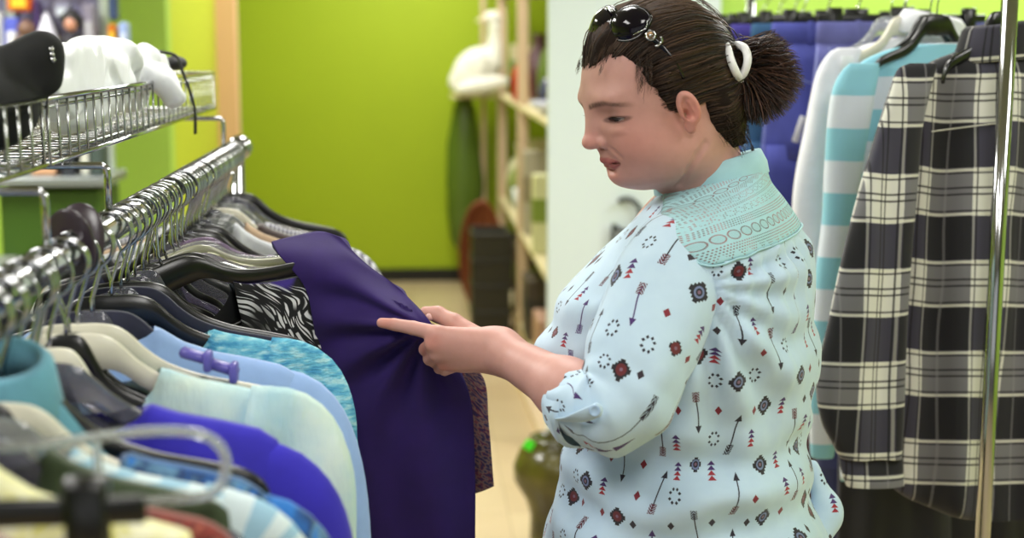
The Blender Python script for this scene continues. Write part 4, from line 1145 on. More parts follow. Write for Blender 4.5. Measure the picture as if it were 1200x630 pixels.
# arm: shoulder, elbow, wrist
SHO = W(792, 286, 1.650); ELB = W(712, 484, 1.555); WRI = W(585, 411, 1.722)
K = [W(513, 391, 1.722), W(507, 402, 1.722), W(511, 414, 1.729), W(520, 425, 1.740)]
def handsdf(P):
    fl = (WRI - ELB) / np.linalg.norm(WRI - ELB)
    d = s_cap(P, ELB, ELB + (WRI - ELB) * .35, .034, .0345)
    d = smin(d, s_cap(P, ELB + (WRI - ELB) * .3, WRI, .0345, .0225), .02)
    d = smin(d, s_cap(P, WRI - fl * .01, WRI + fl * .02, .0225, .022), .02)
    wr = [WRI + A([0.004, 0, z]) for z in (.010, .003, -.004, -.010)]
    for k in range(4):
        d = smin(d, s_cap(P, wr[k], K[k], .0165, .0098), .012)
    pw = W(545, 410, 1.738)
    d = smin(d, s_ell(P, pw, (.026, .014, .024)), .012)
    # index finger, laid along the cloth
    F_ = [K[0], W(484, 384, 1.742), W(462, 380, 1.750), W(447, 378, 1.756)]
    r_ = [.0098, .0087, .0076, .0062]
    di = 9.
    for a_, b_, ra, rb in zip(F_[:-1], F_[1:], r_[:-1], r_[1:]): di = smin(di, s_cap(P, a_, b_, ra, rb), .002) if not np.isscalar(di) else s_cap(P, a_, b_, ra, rb)
    d = smin(d, di, .005)
    # curled fingers
    for k, (p1, p2, p3) in enumerate(((W(499, 409, 1.748), W(507, 415, 1.774), W(524, 413, 1.778)),
                                      (W(504, 420, 1.752), W(511, 425, 1.776), W(528, 422, 1.780)),
                                      (W(515, 431, 1.758), W(521, 434, 1.778), W(536, 430, 1.781)))):
        kk = K[k + 1]; rr = (.0092, .0085, .0075, .0066) if k < 2 else (.0082, .0072, .0064, .0056)
        df = s_cap(P, kk, p1, rr[0], rr[1]); df = smin(df, s_cap(P, p1, p2, rr[1], rr[2]), .002); df = smin(df, s_cap(P, p2, p3, rr[2], rr[3]), .002)
        d = smin(d, df, .0028)
    # thumb on the far side of the cloth
    T_ = [W(560, 397, 1.745), W(532, 378, 1.766), W(513, 368, 1.781), W(499, 366, 1.786)]
    rt = [.0145, .0112, .0098, .0080]
    for a_, b_, ra, rb in zip(T_[:-1], T_[1:], rt[:-1], rt[1:]): d = smin(d, s_cap(P, a_, b_, ra, rb), .005)
    return d

skin = Mat('skin', (200, 148, 134), .5); _mats['skin'] = skin
skin.b.inputs['Subsurface Weight'].default_value = .12
skin.b.inputs['Subsurface Radius'].default_value = (.9, .35, .2); skin.b.inputs['Subsurface Scale'].default_value = .008
skin.b.inputs['Specular IOR Level'].default_value = .35
sc_ = skin.attr('tint', True)
nn = skin.noise(90, 4)
mxn = skin.nt.nodes.new('ShaderNodeMix'); mxn.data_type = 'RGBA'; mxn.blend_type = 'MULTIPLY'; mxn.inputs[0].default_value = 1
skin.nt.links.new(sc_, mxn.inputs[6]); skin.nt.links.new(skin.mix(nn, (238, 236, 236), (255, 255, 255)), mxn.inputs[7])
skin.base(mxn.outputs[2]); skin.bump(skin.noise(420, 3), .12, .0006)

hv, hf = surfnet(lambda P: smax(headsdf(P), NB[2] - .045 - P[:, 2], .004), HO - .2, HO + .2, .0015, bs=14)
hv = relax(hv, hf, 1, .4)
dv, df_ = surfnet(handsdf, W(440, 330, 1.9) * A([1, 0, 0]) + A([-.02, 1.50, 1.08]), A([ELB[0] + .06, 1.85, 1.28]), .0016, bs=14)
dv = relax(dv, df_, 1, .4)
# body beneath the clothes
psi = math.radians(20)
BF = A([-math.cos(psi), math.sin(psi), 0.]); BL = A([-math.sin(psi), -math.cos(psi), 0.]); BUP = A([0, 0, 1.])
HIP = W(805, 640, 1.79); HIP[2] = .88
RSH = W(835, 286, 1.78) + BL * -.165
RSH[2] = SHO[2]
def bodysdf(P):
    up = A([.0, 0, 0])
    ch = W(812, 400, 1.78)
    d = s_cap(P, NB + A([0, 0, -.03]), ch + A([.0, 0, .10]), .046, .07)
    R_ = np.stack([BF, BL, BUP], 1)
    d = smin(d, s_ell(P, ch + A([.01, 0, .04]), (.115, .14, .17), R_), .04)
    d = smin(d, s_ell(P, (W(812, 560, 1.79)), (.125, .15, .16), R_), .05)
    d = smin(d, s_ell(P, HIP, (.125, .165, .13), R_), .05)
    s0_ = SHO + A([.004, .035, -.03])
    d = smin(d, s_cap(P, s0_, SHO + (ELB - SHO) * .6, .030, .034), .03)
    d = smin(d, s_cap(P, SHO + (ELB - SHO) * .5, ELB, .034, .032), .02)
    # right arm hangs on the far side, hand against the thigh
    re = RSH + A([.0, .04, -.27]); rw = RSH + A([-.09, .02, -.46]); rh = rw + A([-.04, -.01, -.07])
    d = smin(d, s_cap(P, RSH, re, .045, .036), .04); d = smin(d, s_cap(P, re, rw, .036, .023), .015)
    d = smin(d, s_cap(P, rw, rh, .024, .026, ((0, 1, 0), .6)), .015)
    for k in range(4):
        b0 = rh + A([-.022 + .016 * k, 0, -.008]); b1 = b0 + A([-.006, -.004, -.038 + abs(k - 1.3) * .005]); b2 = b1 + A([.006, -.010, -.026])
        d = smin(d, s_cap(P, b0, b1, .0085, .0078), .004); d = smin(d, s_cap(P, b1, b2, .0078, .0066), .003)
    d = smin(d, s_cap(P, rw + A([-.015, -.005, -.02]), rh + A([-.045, -.012, -.02]), .012, .008), .008)
    for s_ in (1, -1):
        hj = HIP + BL * .085 * s_ + A([0, 0, -.04]); kn = A([hj[0] - .01, hj[1], .46]); an_ = A([hj[0] + .015, hj[1], .09])
        d = smin(d, s_cap(P, hj, kn, .088, .055), .04); d = smin(d, s_cap(P, kn, an_, .055, .035), .02)
    return d
bv, bf = surfnet(bodysdf, A([HIP[0] - .5, 1.3, .02]), A([HIP[0] + .5, 2.25, 1.5]), .008, bs=8)
allv = np.concatenate([hv, dv, bv]); allf = np.concatenate([hf, df_ + len(hv), bf + len(hv) + len(dv)])
# skin tint: natural flush, lips, brow, plus painted eyelid shading
q = (allv - HO) @ HR; qa = q.copy(); qa[:, 1] = np.abs(qa[:, 1])
base = np.tile(A(lin((196, 148, 138))), (len(allv), 1))
def blend(m, c): 
    global base
    base = base * (1 - m[:, None]) + A(lin(c)) * m[:, None]
g = lambda c, r: np.exp(-(np.linalg.norm((qa - A(c)) / A(r), axis=1) ** 2))
blend(.35 * g((.06, .045, -.02), (.04, .03, .03)), (206, 124, 112))
blend(.45 * g((.105, 0, -.015), (.012, .015, .014)), (206, 122, 112))
blend(.35 * g((.088, 0, -.06), (.012, .02, .012)), (204, 112, 100))
blend(.5 * g((0, .085, .0), (.03, .02, .035)), (214, 128, 112))
lp = sstep(.0022, .0008, lipd(qa))
blend(.8 * lp * (q[:, 0] > .066), (150, 74, 74))
mth = sstep(.0026, .0010, np.min([s_cap(qa, LC[k], LC[k + 1], .0009, .0008) for k in range(4)], axis=0)); blend(.6 * mth * (q[:, 0] > .062), (96, 40, 42))
br_l = np.interp(qa[:, 1], [.008, .02, .040, .060], [.0275, .0300, .0320, .0250])
brow = np.exp(-((q[:, 2] - br_l) / .0032) ** 4) * sstep(.006, .012, qa[:, 1]) * sstep(.062, .050, qa[:, 1]) * (q[:, 0] > .03)
blend(.92 * brow * (.75 + .25 * vnoise(allv, 700)), (74, 50, 42))
lid = sstep(1.35, .95, np.linalg.norm((qa - A(EYS)) / A([.022, .0168, .0038]), axis=1)); blend(.7 * lid * (q[:, 0] > .06), (74, 46, 44))  # dark shading round the eye slit put into the skin colour
arm_m = (np.arange(len(allv)) >= len(hv)) & (np.arange(len(allv)) < len(hv) + len(dv))
base[arm_m] = A(lin((200, 150, 138)))
kn = np.zeros(len(allv))
for k_ in (W(497, 409, 1.735), W(507, 400, 1.715), W(520, 430, 1.73), W(450, 377, 1.745)): kn += np.exp(-(np.linalg.norm(allv - k_, axis=1) / .011) ** 2)
blend(.5 * np.clip(kn, 0, 1) * arm_m, (206, 122, 106))
mk('body', allv, allf, skin.m, PERS, True, colors={'tint': base})
# eyes, lashes, nail
m_eye = Mat('eye', (158, 146, 142), .2)
for s_ in (1, -1):
    a = Acc(); c = h2w((EYC[0], EYC[1] * s_, EYC[2])); a.ell(c, (.0136,) * 3, 20, 14); 
    lk = HR @ A([.86, .0, -.36]); lk /= np.linalg.norm(lk)
    a.ell(c + lk * .0092, (.0062, .0062, .0062), 16, 10, mi=1)
    a.obj('eye', [m_eye.m, M('iris', (52, 44, 36), .1)], PERS)
    a = Acc()
    for k in range(22):
        t_ = (k / 21 - .5) * 2; p0 = A([.0812 - .003 * t_ * t_, s_ * (EYS[1] + .0120 * t_), EYS[2] + .0014 + .0012 * (1 - t_ * t_)])
        a.tube([h2w(p0), h2w(p0 + A([.0035, s_ * .001 * t_, -.001])), h2w(p0 + A([.0065, s_ * .0022 * t_, .0002]))], [.00035, .0003, .0001], 4)
    a.obj('eyelashes', M('lash', (20, 14, 12), .6), PERS)
a = Acc(); a.ell(W(504, 371, 1.776), (.006, .0035, .005), 12, 8); a.obj('thumbnail', M('nail', (226, 180, 172), .25), PERS)

# ---------------------------------------------------------------- hair
HP2 = A([(.120, .066), (.092, .070), (.074, .079), (.058, .079), (.049, .060), (.044, .044), (.036, .024), (.026, .008), (.018, .004), (.014, .022), (.004, .036), (-.010, .036), (-.021, .024), (-.024, .0), (-.028, -.020), (-.040, -.042), (-.058, -.060), (-.12, -.066), (-.14, .16), (.14, .16)])
def polysd(x, y, V):
    d = np.full(len(x), 1e9); ins = np.zeros(len(x), bool)
    for i in range(len(V)):
        a_, b_ = V[i], V[(i + 1) % len(V)]; e = b_ - a_; wx, wy = x - a_[0], y - a_[1]
        t = np.clip((wx * e[0] + wy * e[1]) / (e @ e), 0, 1)
        d = np.minimum(d, np.hypot(wx - e[0] * t, wy - e[1] * t))
        c = ((a_[1] <= y) & (b_[1] > y)) | ((b_[1] <= y) & (a_[1] > y))
        xi = a_[0] + (y - a_[1]) / (e[1] if abs(e[1]) > 1e-12 else 1e-12) * e[0]
        ins ^= c & (x < xi)
    return np.where(ins, -d, d)
TIE = px_head(858, 74, 1.745); TIE[1] = -.004
def hairbase(q):
    """scalp + neck top used as the support of the hair"""
    d = skull(q)
    d = smin(d, s_ell(q, (-.035, 0, .0), (.052, .060, .058)), .02)
    d = smin(d, s_cap(q, (-.03, 0, -.02), (-.048, 0, -.070), .050, .045), .02)
    d = smin(d, s_ell(q, TIE + A([.022, 0, -.004]), (.030, .030, .034)), .02)
    return d
def hair_off(q):
    ps = polysd(q[:, 0], q[:, 2], HP2)
    return .0005 + .0085 * sstep(0, .030, -ps), ps
def hairsdf(P):
    q = (P - HO) @ HR
    o_, ps = hair_off(q)
    # strands combed back towards the tie: fine ridges
    w = q - TIE
    an = np.arctan2(w[:, 1], w[:, 2] + 1e-6); rr = np.linalg.norm(w, axis=1)
    rid = np.sin(an * 34 + 4 * vnoise(q, 22)) * .0007 + np.sin(an * 13 + 2) * .0010
    return smax(hairbase(q) - o_ - rid * sstep(.0, .03, rr), ps, .003)
gv, gf = surfnet(hairsdf, HO - .17, HO + .17, .0022, bs=12)
hm = Mat('brown hair', (62, 44, 32), .42); _mats['hair'] = hm
hc_ = hm.attr('shade', True)
hm.base(hc_); hm.b.inputs['Specular IOR Level'].default_value = .35; hm.b.inputs['Anisotropic'].default_value = .5
hbm = Mat('brown hair mass', (34, 25, 21), .9); hbm.b.inputs['Specular IOR Level'].default_value = .15; hbm.bump(hbm.noise(300, 4), .4, .002)
mk('hair', relax(gv, gf, 1), gf, hbm.m, PERS)
rs = np.random.RandomState(5)
def strand_mesh(paths, rad, cols, name, parent, seg=3):
    n = paths.shape[1]; m = len(paths)
    T = np.gradient(paths, axis=1); T /= np.linalg.norm(T, axis=2)[..., None] + 1e-9
    ref = A([.3, -.5, .8]); N = np.cross(T, ref); N /= np.linalg.norm(N, axis=2)[..., None] + 1e-9; B = np.cross(T, N)
    prof = np.clip(np.minimum(np.linspace(.35, 4, n), np.linspace(3, .25, n)), 0, 1)[None, :, None]
    rd = rad[:, None, None] * prof
    V = np.stack([paths + rd * (math.cos(k * 2 * PI / seg) * N + math.sin(k * 2 * PI / seg) * B) for k in range(seg)], 2).reshape(-1, 3)
    idx = np.arange(m * n * seg).reshape(m, n, seg)
    F = np.stack([idx[:, :-1], np.roll(idx, -1, 2)[:, :-1], np.roll(idx, -1, 2)[:, 1:], idx[:, 1:]], -1).reshape(-1, 4)
    C = np.repeat(cols, n * seg, axis=0)
    return mk(name, V, F.astype(np.int32), hm.m, parent, True, colors={'shade': C})
def haircols(n, lo=(22, 16, 14), hi=(80, 58, 44)):
    t = rs.rand(n, 1) ** 1.6
    return A(lin(lo)) * (1 - t) + A(lin(hi)) * t
# combed strands: from points on the scalp to the tie
cen = A([-.0, 0, .03])
def on_surface(dirs, off):
    r = np.full(len(dirs), .02)
    for _ in range(26):
        q = cen + dirs * r[:, None]; r = r - (hairbase(q) - off) * .8
    return cen + dirs * r[:, None]
N0 = 5200
dd = rs.normal(size=(N0 * 3, 3)); dd /= np.linalg.norm(dd, axis=1)[:, None]
sp = on_surface(dd, .0); ps = polysd(sp[:, 0], sp[:, 2], HP2)
keep = (ps < .001) & ((ps > -.028) | (rs.rand(len(ps)) < .30))
sp = sp[keep][:N0]; dd = dd[keep][:N0]
td = (TIE - cen) / np.linalg.norm(TIE - cen)
n = 16; paths = []
tl = 1 - np.maximum(0, rs.rand(len(dd)) - .7) * 1.2
for i in range(n):
    t = (i / (n - 1)) * tl
    om = np.arccos(np.clip(dd @ td, -.999, .999)); so = np.sin(om)
    v_ = (np.sin((1 - t) * om) / so)[:, None] * dd + (np.sin(t * om) / so)[:, None] * td
    v_ /= np.linalg.norm(v_, axis=1)[:, None]
    p_ = on_surface(v_, .0)
    o_, _ = hair_off(p_)
    lift = o_ + .0012 + .0022 * rs.rand(len(dd)) * 0 + (rs.RandomState if False else 0)
    paths.append(p_ + v_ * (o_ + .0006)[:, None])
P_ = np.stack(paths, 1)
jit = np.cumsum(rs.normal(size=P_.shape) * .00018, axis=1) + (vnoise(P_, 60) * .0016)[..., None] * A([0, .3, 1.])
fly = (rs.rand(len(P_)) < .03)[:, None, None] * rs.normal(size=(len(P_), 1, 3)) * .006 * np.sin(np.linspace(0, PI, n))[None, :, None]
P_ = P_ + jit + np.abs(rs.rand(len(P_), 1, 1)) * .0012 * ((P_ - cen) / np.linalg.norm(P_ - cen, axis=2)[..., None]) + fly
hairW = HO + P_ @ HR.T
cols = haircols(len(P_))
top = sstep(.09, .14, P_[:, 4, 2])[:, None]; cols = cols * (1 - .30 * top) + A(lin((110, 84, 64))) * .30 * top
# ponytail
TW = h2w(TIE)
a = Acc(); a.ell(W(878, 92, 1.745), (.020, .016, .026), 18, 12, R=A(Matrix.Rotation(.6, 3, 'Y'))); a.ell(W(892, 106, 1.745), (.024, .018, .032), 18, 12, R=A(Matrix.Rotation(.4, 3, 'Y')))
pony = a.obj('ponytail', hbm.m, PERS)
N1 = 2600; tt = rs.rand(N1) ** .8
ends_px = cr([(903, 36), (922, 50), (938, 76), (940, 100), (930, 120), (914, 136), (890, 146), (872, 136)], 200)
ei = (rs.rand(N1) * 199).astype(int)
k_ = .55 + .50 * rs.rand(N1) ** .7
start = np.stack([W(862 + rs.normal() * 4, 76 + rs.normal() * 9, 1.745 + rs.normal() * .008) for _ in range(N1)])
ctr = W(868, 80, 1.745)
endp = np.stack([W(868 + (ends_px[e][0] - 868) * q_, 80 + (ends_px[e][1] - 80) * q_, 1.745 + rs.normal() * .022) for e, q_ in zip(ei, k_)])
mid = (start + endp) / 2 + A([.002, 0, .006]) + rs.normal(size=(N1, 3)) * .005
t = np.linspace(0, 1, 10)[None, :, None]
Pp = start[:, None] * (1 - t) ** 2 + 2 * mid[:, None] * t * (1 - t) + endp[:, None] * t * t
Pp += vnoise(Pp, 55)[..., None] * .003
strand_mesh(Pp, rs.uniform(.0005, .0010, N1), haircols(N1, (24, 17, 15), (90, 62, 48)), 'ponytail_strands', PERS)
# short wisps at the nape and temple
N2 = 260; st = []; 
for i in range(N2):
    if i < 170: p0 = px_head(836 + rs.rand() * 26, 118 + rs.rand() * 40, 1.70 + rs.rand() * .05); e = A([-.004, .0, -.012]) * (0.4 + rs.rand())
    elif i < 215: p0 = A([.05 - rs.rand() * .02, .062, .05 + rs.rand() * .03]); e = A([.006, .002, -.020]) * (.5 + rs.rand())
    else: p0 = A([.094 - .05 * rs.rand(), (rs.rand() - .5) * .10, .080]); e = A([.006, .0, -.010]) * (.3 + rs.rand())
    d0 = (p0 - cen) / np.linalg.norm(p0 - cen); s0 = on_surface(d0[None], .006)[0]
    st.append([HO + HR @ (s0 + e * q_ + A([0, .002, 0]) * math.sin(q_ * 3) + rs.normal(size=3) * .0006) for q_ in np.linspace(0, 1, n)])
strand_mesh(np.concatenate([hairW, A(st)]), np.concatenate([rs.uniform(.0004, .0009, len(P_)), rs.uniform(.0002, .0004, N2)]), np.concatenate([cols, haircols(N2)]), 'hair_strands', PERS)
# coiled white hair tie
a = Acc()
for k, (cx, cy, r_, tl_) in enumerate(()):
    c = W(cx, cy, 1.745); nrm = A([math.cos(tl_), -.55 + .25 * k, -math.sin(tl_) * .9]); nrm /= np.linalg.norm(nrm)
    e1 = np.cross(nrm, (0, 1, 0)); e1 /= np.linalg.norm(e1); e2 = np.cross(nrm, e1)
    an = np.linspace(0, 2 * PI, 33)
    a.tube([c + r_ * (math.cos(x) * e1 + math.sin(x) * e2) for x in an], .0046, 10, caps=False)
for lp_ in ([(849, 56, 1.745), (848, 50, 1.730), (852, 56, 1.704), (857, 72, 1.692), (863, 86, 1.697), (867, 94, 1.722), (862, 90, 1.75), (852, 72, 1.775), (848, 58, 1.765)],
            [(855, 60, 1.750), (862, 53, 1.730), (872, 56, 1.712), (876, 67, 1.704), (874, 80, 1.704), (867, 92, 1.714), (860, 92, 1.74), (860, 76, 1.778), (856, 62, 1.768)]):
    q_ = [W(*p) for p in lp_]; a.tube(cr(q_ + [q_[0]], 50), .0050, 12, caps=True)
tie_o = a.obj('hair_tie', M('white coil tie', (240, 240, 242), .3), PERS)

# ---------------------------------------------------------------- sunglasses on her head
sg = thing('sunglasses', 'large dark sunglasses with silver trim pushed up on the brown hair', 'sunglasses', W(737, 25, 1.70))
m_lens = Mat('dark lens', (14, 10, 20), .07); m_lens.b.inputs['Specular IOR Level'].default_value = .35
m_sgf = M('dark glossy frame', (12, 12, 14), .12)
def lens(c, nrm, rx, rz, roll=0.0, up=A([0, 0, 1.])):
    nrm = A(nrm, float); nrm /= np.linalg.norm(nrm)
    e1 = np.cross(up, nrm); e1 /= np.linalg.norm(e1); e2 = np.cross(nrm, e1)
    e1, e2 = e1 * math.cos(roll) + e2 * math.sin(roll), e2 * math.cos(roll) - e1 * math.sin(roll)
    an = np.arange(36) * 2 * PI / 36
    prof = [(.02, .0085), (.3, .0078), (.55, .006), (.78, .0035), (.92, .001), (1, -.0015), (1, -.0032), (.9, -.0014), (.6, .0035), (.02, .0062)]
    pt = lambda s_, h: A([c + e1 * rx * s_ * math.cos(x) * (1 + .06 * math.cos(3 * x)) + e2 * rz * s_ * math.sin(x) + nrm * h for x in an])
    a = Acc(); a.loft([pt(s_, h) for s_, h in prof]); a.obj('lens', m_lens.m, sg)
    a = Acc(); r = pt(1.0, -.002); a.tube(np.concatenate([r, r[:2]]), .0021, 8, caps=False); a.obj('rim', m_sgf, sg)
    return e1, e2, nrm
C1 = W(737, 27, 1.687); C2 = W(705, 27, 1.725)
e1, e2, n1 = lens(C1, (-.50, -.78, .42), .0245, .0215, .25)
lens(C2, (-.80, -.38, .42), .0250, .0225, .1)
a = Acc(); a.tube(cr([W(717, 14, 1.700), W(713, 9, 1.712), W(712, 13, 1.724)], 10), .002, 8); a.obj('bridge', m_chr, sg)
a = Acc(); a.tube(cr([W(757, 36, 1.676), W(764, 44, 1.668), W(776, 56, 1.664), W(792, 76, 1.664), W(801, 92, 1.668)], 24), np.linspace(.0032, .0018, 24), 8, sq=(.6, 1.3)); a.obj('temple', m_sgf, sg)
a = Acc(); a.tube(cr([C2 + A([0, .02, 0]), C2 + A([.03, .035, -.01]), C2 + A([.09, .045, -.04])], 12), .0025, 8); a.obj('temple', m_sgf, sg)
nr = A([-.2, -.95, .2]); nr /= np.linalg.norm(nr)
c = W(762.5, 41.5, 1.658); ex = np.cross((0, 0, 1), nr); ex /= np.linalg.norm(ex); ey = np.cross(nr, ex)
a = Acc(); ring = [c + .0052 * (math.cos(x) * ex + math.sin(x) * ey) for x in np.linspace(0, 2 * PI, 25)]
a.tube(ring, .0012, 8, caps=False); a.ell(c, (.0022,) * 3, 10, 8)
for x in np.linspace(0, 2 * PI, 9)[:-1]: a.ell(c + .0035 * (math.cos(x) * ex + math.sin(x) * ey), (.0008,) * 3, 6, 5)
a.obj('ornament', m_chr, sg)
a = Acc(); a.ell(c + nr * -.0006, (.0048, .0014, .0048), 14, 8); a.obj('ornament_disc', M('brass', (150, 120, 90), .3, .8), sg)
a = Acc()
c2 = W(771, 48, 1.659); a.tube(cr([c2 + A([.003, 0, .005]), c2 + A([.0045, 0, 0]), c2 + A([.0005, 0, -.005]), c2 + A([-.003, 0, -.0055])], 12), .0015, 8)
a.tube([W(743, 40.5, 1.668), W(757, 33.5, 1.662), W(759, 24, 1.666)], .0007, 6)
a.obj('silver_link', m_chr, sg)
# ================================================================ her blouse
bm_ = Mat('arrow print cotton', (200, 214, 238), .85); _mats['blouse'] = bm_
bm_.b.inputs['Sheen Weight'].default_value = .2
def print_nodes(m, basec):
    u, v = m.uv()
    # gentle warp, cloth is never flat
    wx = (m.noise(14, 1, m.vec(u, v)) - .5) * .010
    out = basec
    NAVY, RED, PURP = (32, 26, 42), (150, 34, 50), (66, 38, 100)
    def layer(out, cu, cv, ou, ov, kinds, seed):
        U = (u + wx) / cu + ou
        ci = U.floor()
        V = v / cv + ov + (ci * .5).fract() * 1.0
        cj = V.floor()
        rn = m.white(ci, cj, seed); r2 = m.white(ci, cj, seed + 5.5); r3 = m.white(ci, cj, seed + 9.1)
        x = ((U - ci) - .5) * (cu * 1000) + (r3 - .5) * 8.0
        y = ((V - cj) - .5) * (cv * 1000) + (r2 - .5) * 8.0
        up = (r2 - .5).gt(0) * 2.0 - 1.0
        res = out
        if kinds == 'big':
            # arrows
            a_ = rn.lt(.55)
            tl = (r2 - .5) * .55
            xa = x + y * tl + (y / 9.0).sin() * .5; ya = y * up
            shaft = xa.abs().lt(.85) * ya.abs().lt(22.0)
            head = (ya + 26.0).gt(0) * (ya + 17.0).lt(0) * (xa.abs() - (ya + 26.0) * .48).lt(0)
            fl = (ya - 12.0).gt(0) * (ya - 25.0).lt(0) * xa.abs().lt(4.2) * (((ya + xa.abs() * 1.1) / 3.4).fract()).lt(.68)
            mask = shaft.max(head).max(fl) * a_
            c = m.mix(r3.gt(.62), NAVY, PURP); c = m.mix(fl * rn.lt(.2), c, (92, 34, 46))
            res = m.mix(mask, res, c)
            # serrated flowers
            b_ = rn.gt(.55)
            sx = (x.abs() / 2.9).floor() * 2.9; sy = (y.abs() / 2.9).floor() * 2.9
            size = 8.2 + r2 * 3.4
            fmask = ((sx + sy) - size).lt(0) * (x.abs().max(y.abs()) - 12.5).lt(0)
            rad = (x * x + y * y).sqrt()
            ring = (rad - 5.0).abs().lt(1.1) * r3.gt(.4); dot = rad.lt(2.0)
            c = m.mix(r3.lt(.4) * rad.lt(6.5), (30, 28, 36), (96, 30, 36)); c = m.mix(ring, c, (110, 122, 160)); c = m.mix(dot, c, (120, 90, 110))
            res = m.mix(fmask * b_, res, c)
        else:
            # stacks of triangles
            a_ = rn.lt(.42 if kinds == 'small' else .06)
            ty = (y / 5.2).fract()
            mask = (y.abs() - 10.4).lt(0) * (x.abs() - (1.0 - ty) * 5.6).lt(0) * a_
            c = m.mix(y.gt(0), RED, PURP)
            res = m.mix(mask, res, c)
            # rings of small lozenges
            b_ = rn.gt(.42 if kinds == 'small' else .06) * rn.lt(.68 if kinds == 'small' else .22)
            d1 = (x.abs() - 6.0).abs() + (y.abs() - 3.2).abs() * 1.2; d2 = (x.abs() - 2.6).abs() * 1.2 + (y.abs() - 7.0).abs()
            res = m.mix(d1.min(d2).lt(2.3) * b_, res, NAVY)
            # small diamonds
            c_ = rn.gt(.68 if kinds == 'small' else .55)
            d = x.abs() + y.abs() * (.8)
            res = m.mix(d.lt(4.6) * c_, res, m.mix(r3.gt(.5), (120, 30, 44), (44, 34, 44)))
        return res
    out = layer(out, .050, .070, .0, .0, 'big', 1.0)
    out = layer(out, .050, .070, .5, .5, 'small', 3.0)
    out = layer(out, .050, .070, .5, .02, 'tiny', 8.0)
    return out
basec = bm_.mix(bm_.noise(60, 3), (178, 202, 222), (190, 213, 229))
bm_.base(print_nodes(bm_, basec)); bm_.bump(bm_.noise(900, 2), .15, .0006)
# pieces of plain cotton: tab, collar
m_pale = fabric('pale mint cotton', (160, 202, 212), .85, 800, .05)
# lace
lm = Mat('mint lace', (168, 214, 214), .85); _mats['lace'] = lm
u, v = lm.uv()
U = u * 1000.0; V = (v * 10.0).fract() * 100.0
row = V.fract() * 0 + V
def band(a, b): return V.gt(a) * V.lt(b)
stg = ((V / 3.0).floor() * .5).fract()
hx = ((U / 3.4 + stg).fract() - .5).abs(); hy = ((V / 3.0).fract() - .5).abs()
holes = (hx * hx + hy * hy * 1.2).lt(.075)
bh = band(12, 21).max(band(39, 51)).max(band(70, 76)).max(band(94, 103))
hol = holes * bh
cu = ((U / 17.0).fract() - .5) * 17.0; cv = V - 29.5
cd = (cu * cu * .8 + cv * cv * 1.15).sqrt()
ov = (cd - 6.2).abs().lt(.75) * ((U * 1.3 + V * 1.7).fract()).lt(.75)
tri = (((U / 15.0).fract() - .5).abs() * 15.0)
t1 = band(2, 11) * (tri - (V - 2.0) * .75).lt(0) * holes
t2 = band(53, 67) * ((tri - ((V - 60.0).abs()) * 1.0).abs()).lt(2.0) * holes
t3 = band(78, 92) * ((tri - ((V - 85.0).abs()) * 1.0).abs()).lt(2.2) * holes
hol = hol.max(ov).max(t1).max(t2).max(t3)
inner = cd.lt(5.6) * ((U * .8).fract().lt(.4)) * .45
cc = lm.mix(lm.noise(25, 1).ss(.35, .65), (98, 80, 78), (170, 96, 98))
lb = lm.mix(hol, (162, 204, 212), cc); lb = lm.mix(inner, lb, (128, 150, 150))
lm.base(lb); lm.bump(hol * -1.0, .5, .0012)

PY = 1.78
def ringspec(fx, fy, bx_, by_, w, n=72, ex=2.2, Y=PY):
    f_ = W(fx, fy, Y); b_ = W(bx_, by_, Y)
    c = (f_ + b_) / 2; v = f_ - b_; E_ = np.linalg.norm(v) / 2
    d = math.sqrt(max(.03 ** 2, E_ ** 2 - (w * math.sin(psi)) ** 2)) / math.cos(psi)
    tl = math.atan2(v[2], -v[0])      # upward tilt towards the front
    Fd = BF * math.cos(tl) + BUP * math.sin(tl)
    return np.concatenate([c, Fd * d, BL * w, [ex]])
spec = [
    (643, 720, 962, 720, .205, 2.3), (640, 680, 968, 680, .205, 2.3), (637, 640, 966, 630, .205, 2.3), (648, 590, 955, 585, .20, 2.3), (660, 545, 946, 545, .193, 2.3), (668, 500, 941, 500, .185, 2.3),
    (662, 455, 947, 455, .183, 2.3), (648, 405, 953, 405, .185, 2.3), (650, 362, 954, 355, .19, 2.3),
    (672, 325, 950, 300, .19, 2.3), (703, 292, 940, 262, .188, 2.35), (728, 266, 926, 236, .178, 2.4), (748, 246, 910, 216, .148, 2.3), (764, 233, 899, 203, .098, 2.1), (771, 228, 895, 197, .067, 2.0)]
rows_ = cr([ringspec(a_, b_, c_, d_, w, ex=e) for a_, b_, c_, d_, w, e in spec], 150)
NA = 160
th = np.arange(NA + 1) * 2 * PI / NA
S = []
for r_ in rows_:
    c, Fd, Ld, ex = r_[:3], r_[3:6], r_[6:9], r_[9]
    ct, st_ = np.cos(th), np.sin(th)
    cx = np.sign(ct) * np.abs(ct) ** (2 / ex); sy = np.sign(st_) * np.abs(st_) ** (2 / ex)
    S.append(c + cx[:, None] * Fd + sy[:, None] * Ld)
S = np.stack(S)                 # 150 x NA+1 x 3   (theta=0 front, pi/2 her left = camera side, pi back)
nr_, nc_ = S.shape[:2]
# shoulder slope: lower the sides of the upper rings
rowt = np.linspace(0, 1, nr_)[:, None]
side = np.abs(np.sin(th))[None]
S[..., 2] -= .012 * side ** 2 * sstep(.62, .78, rowt) * sstep(1.0, .9, rowt)
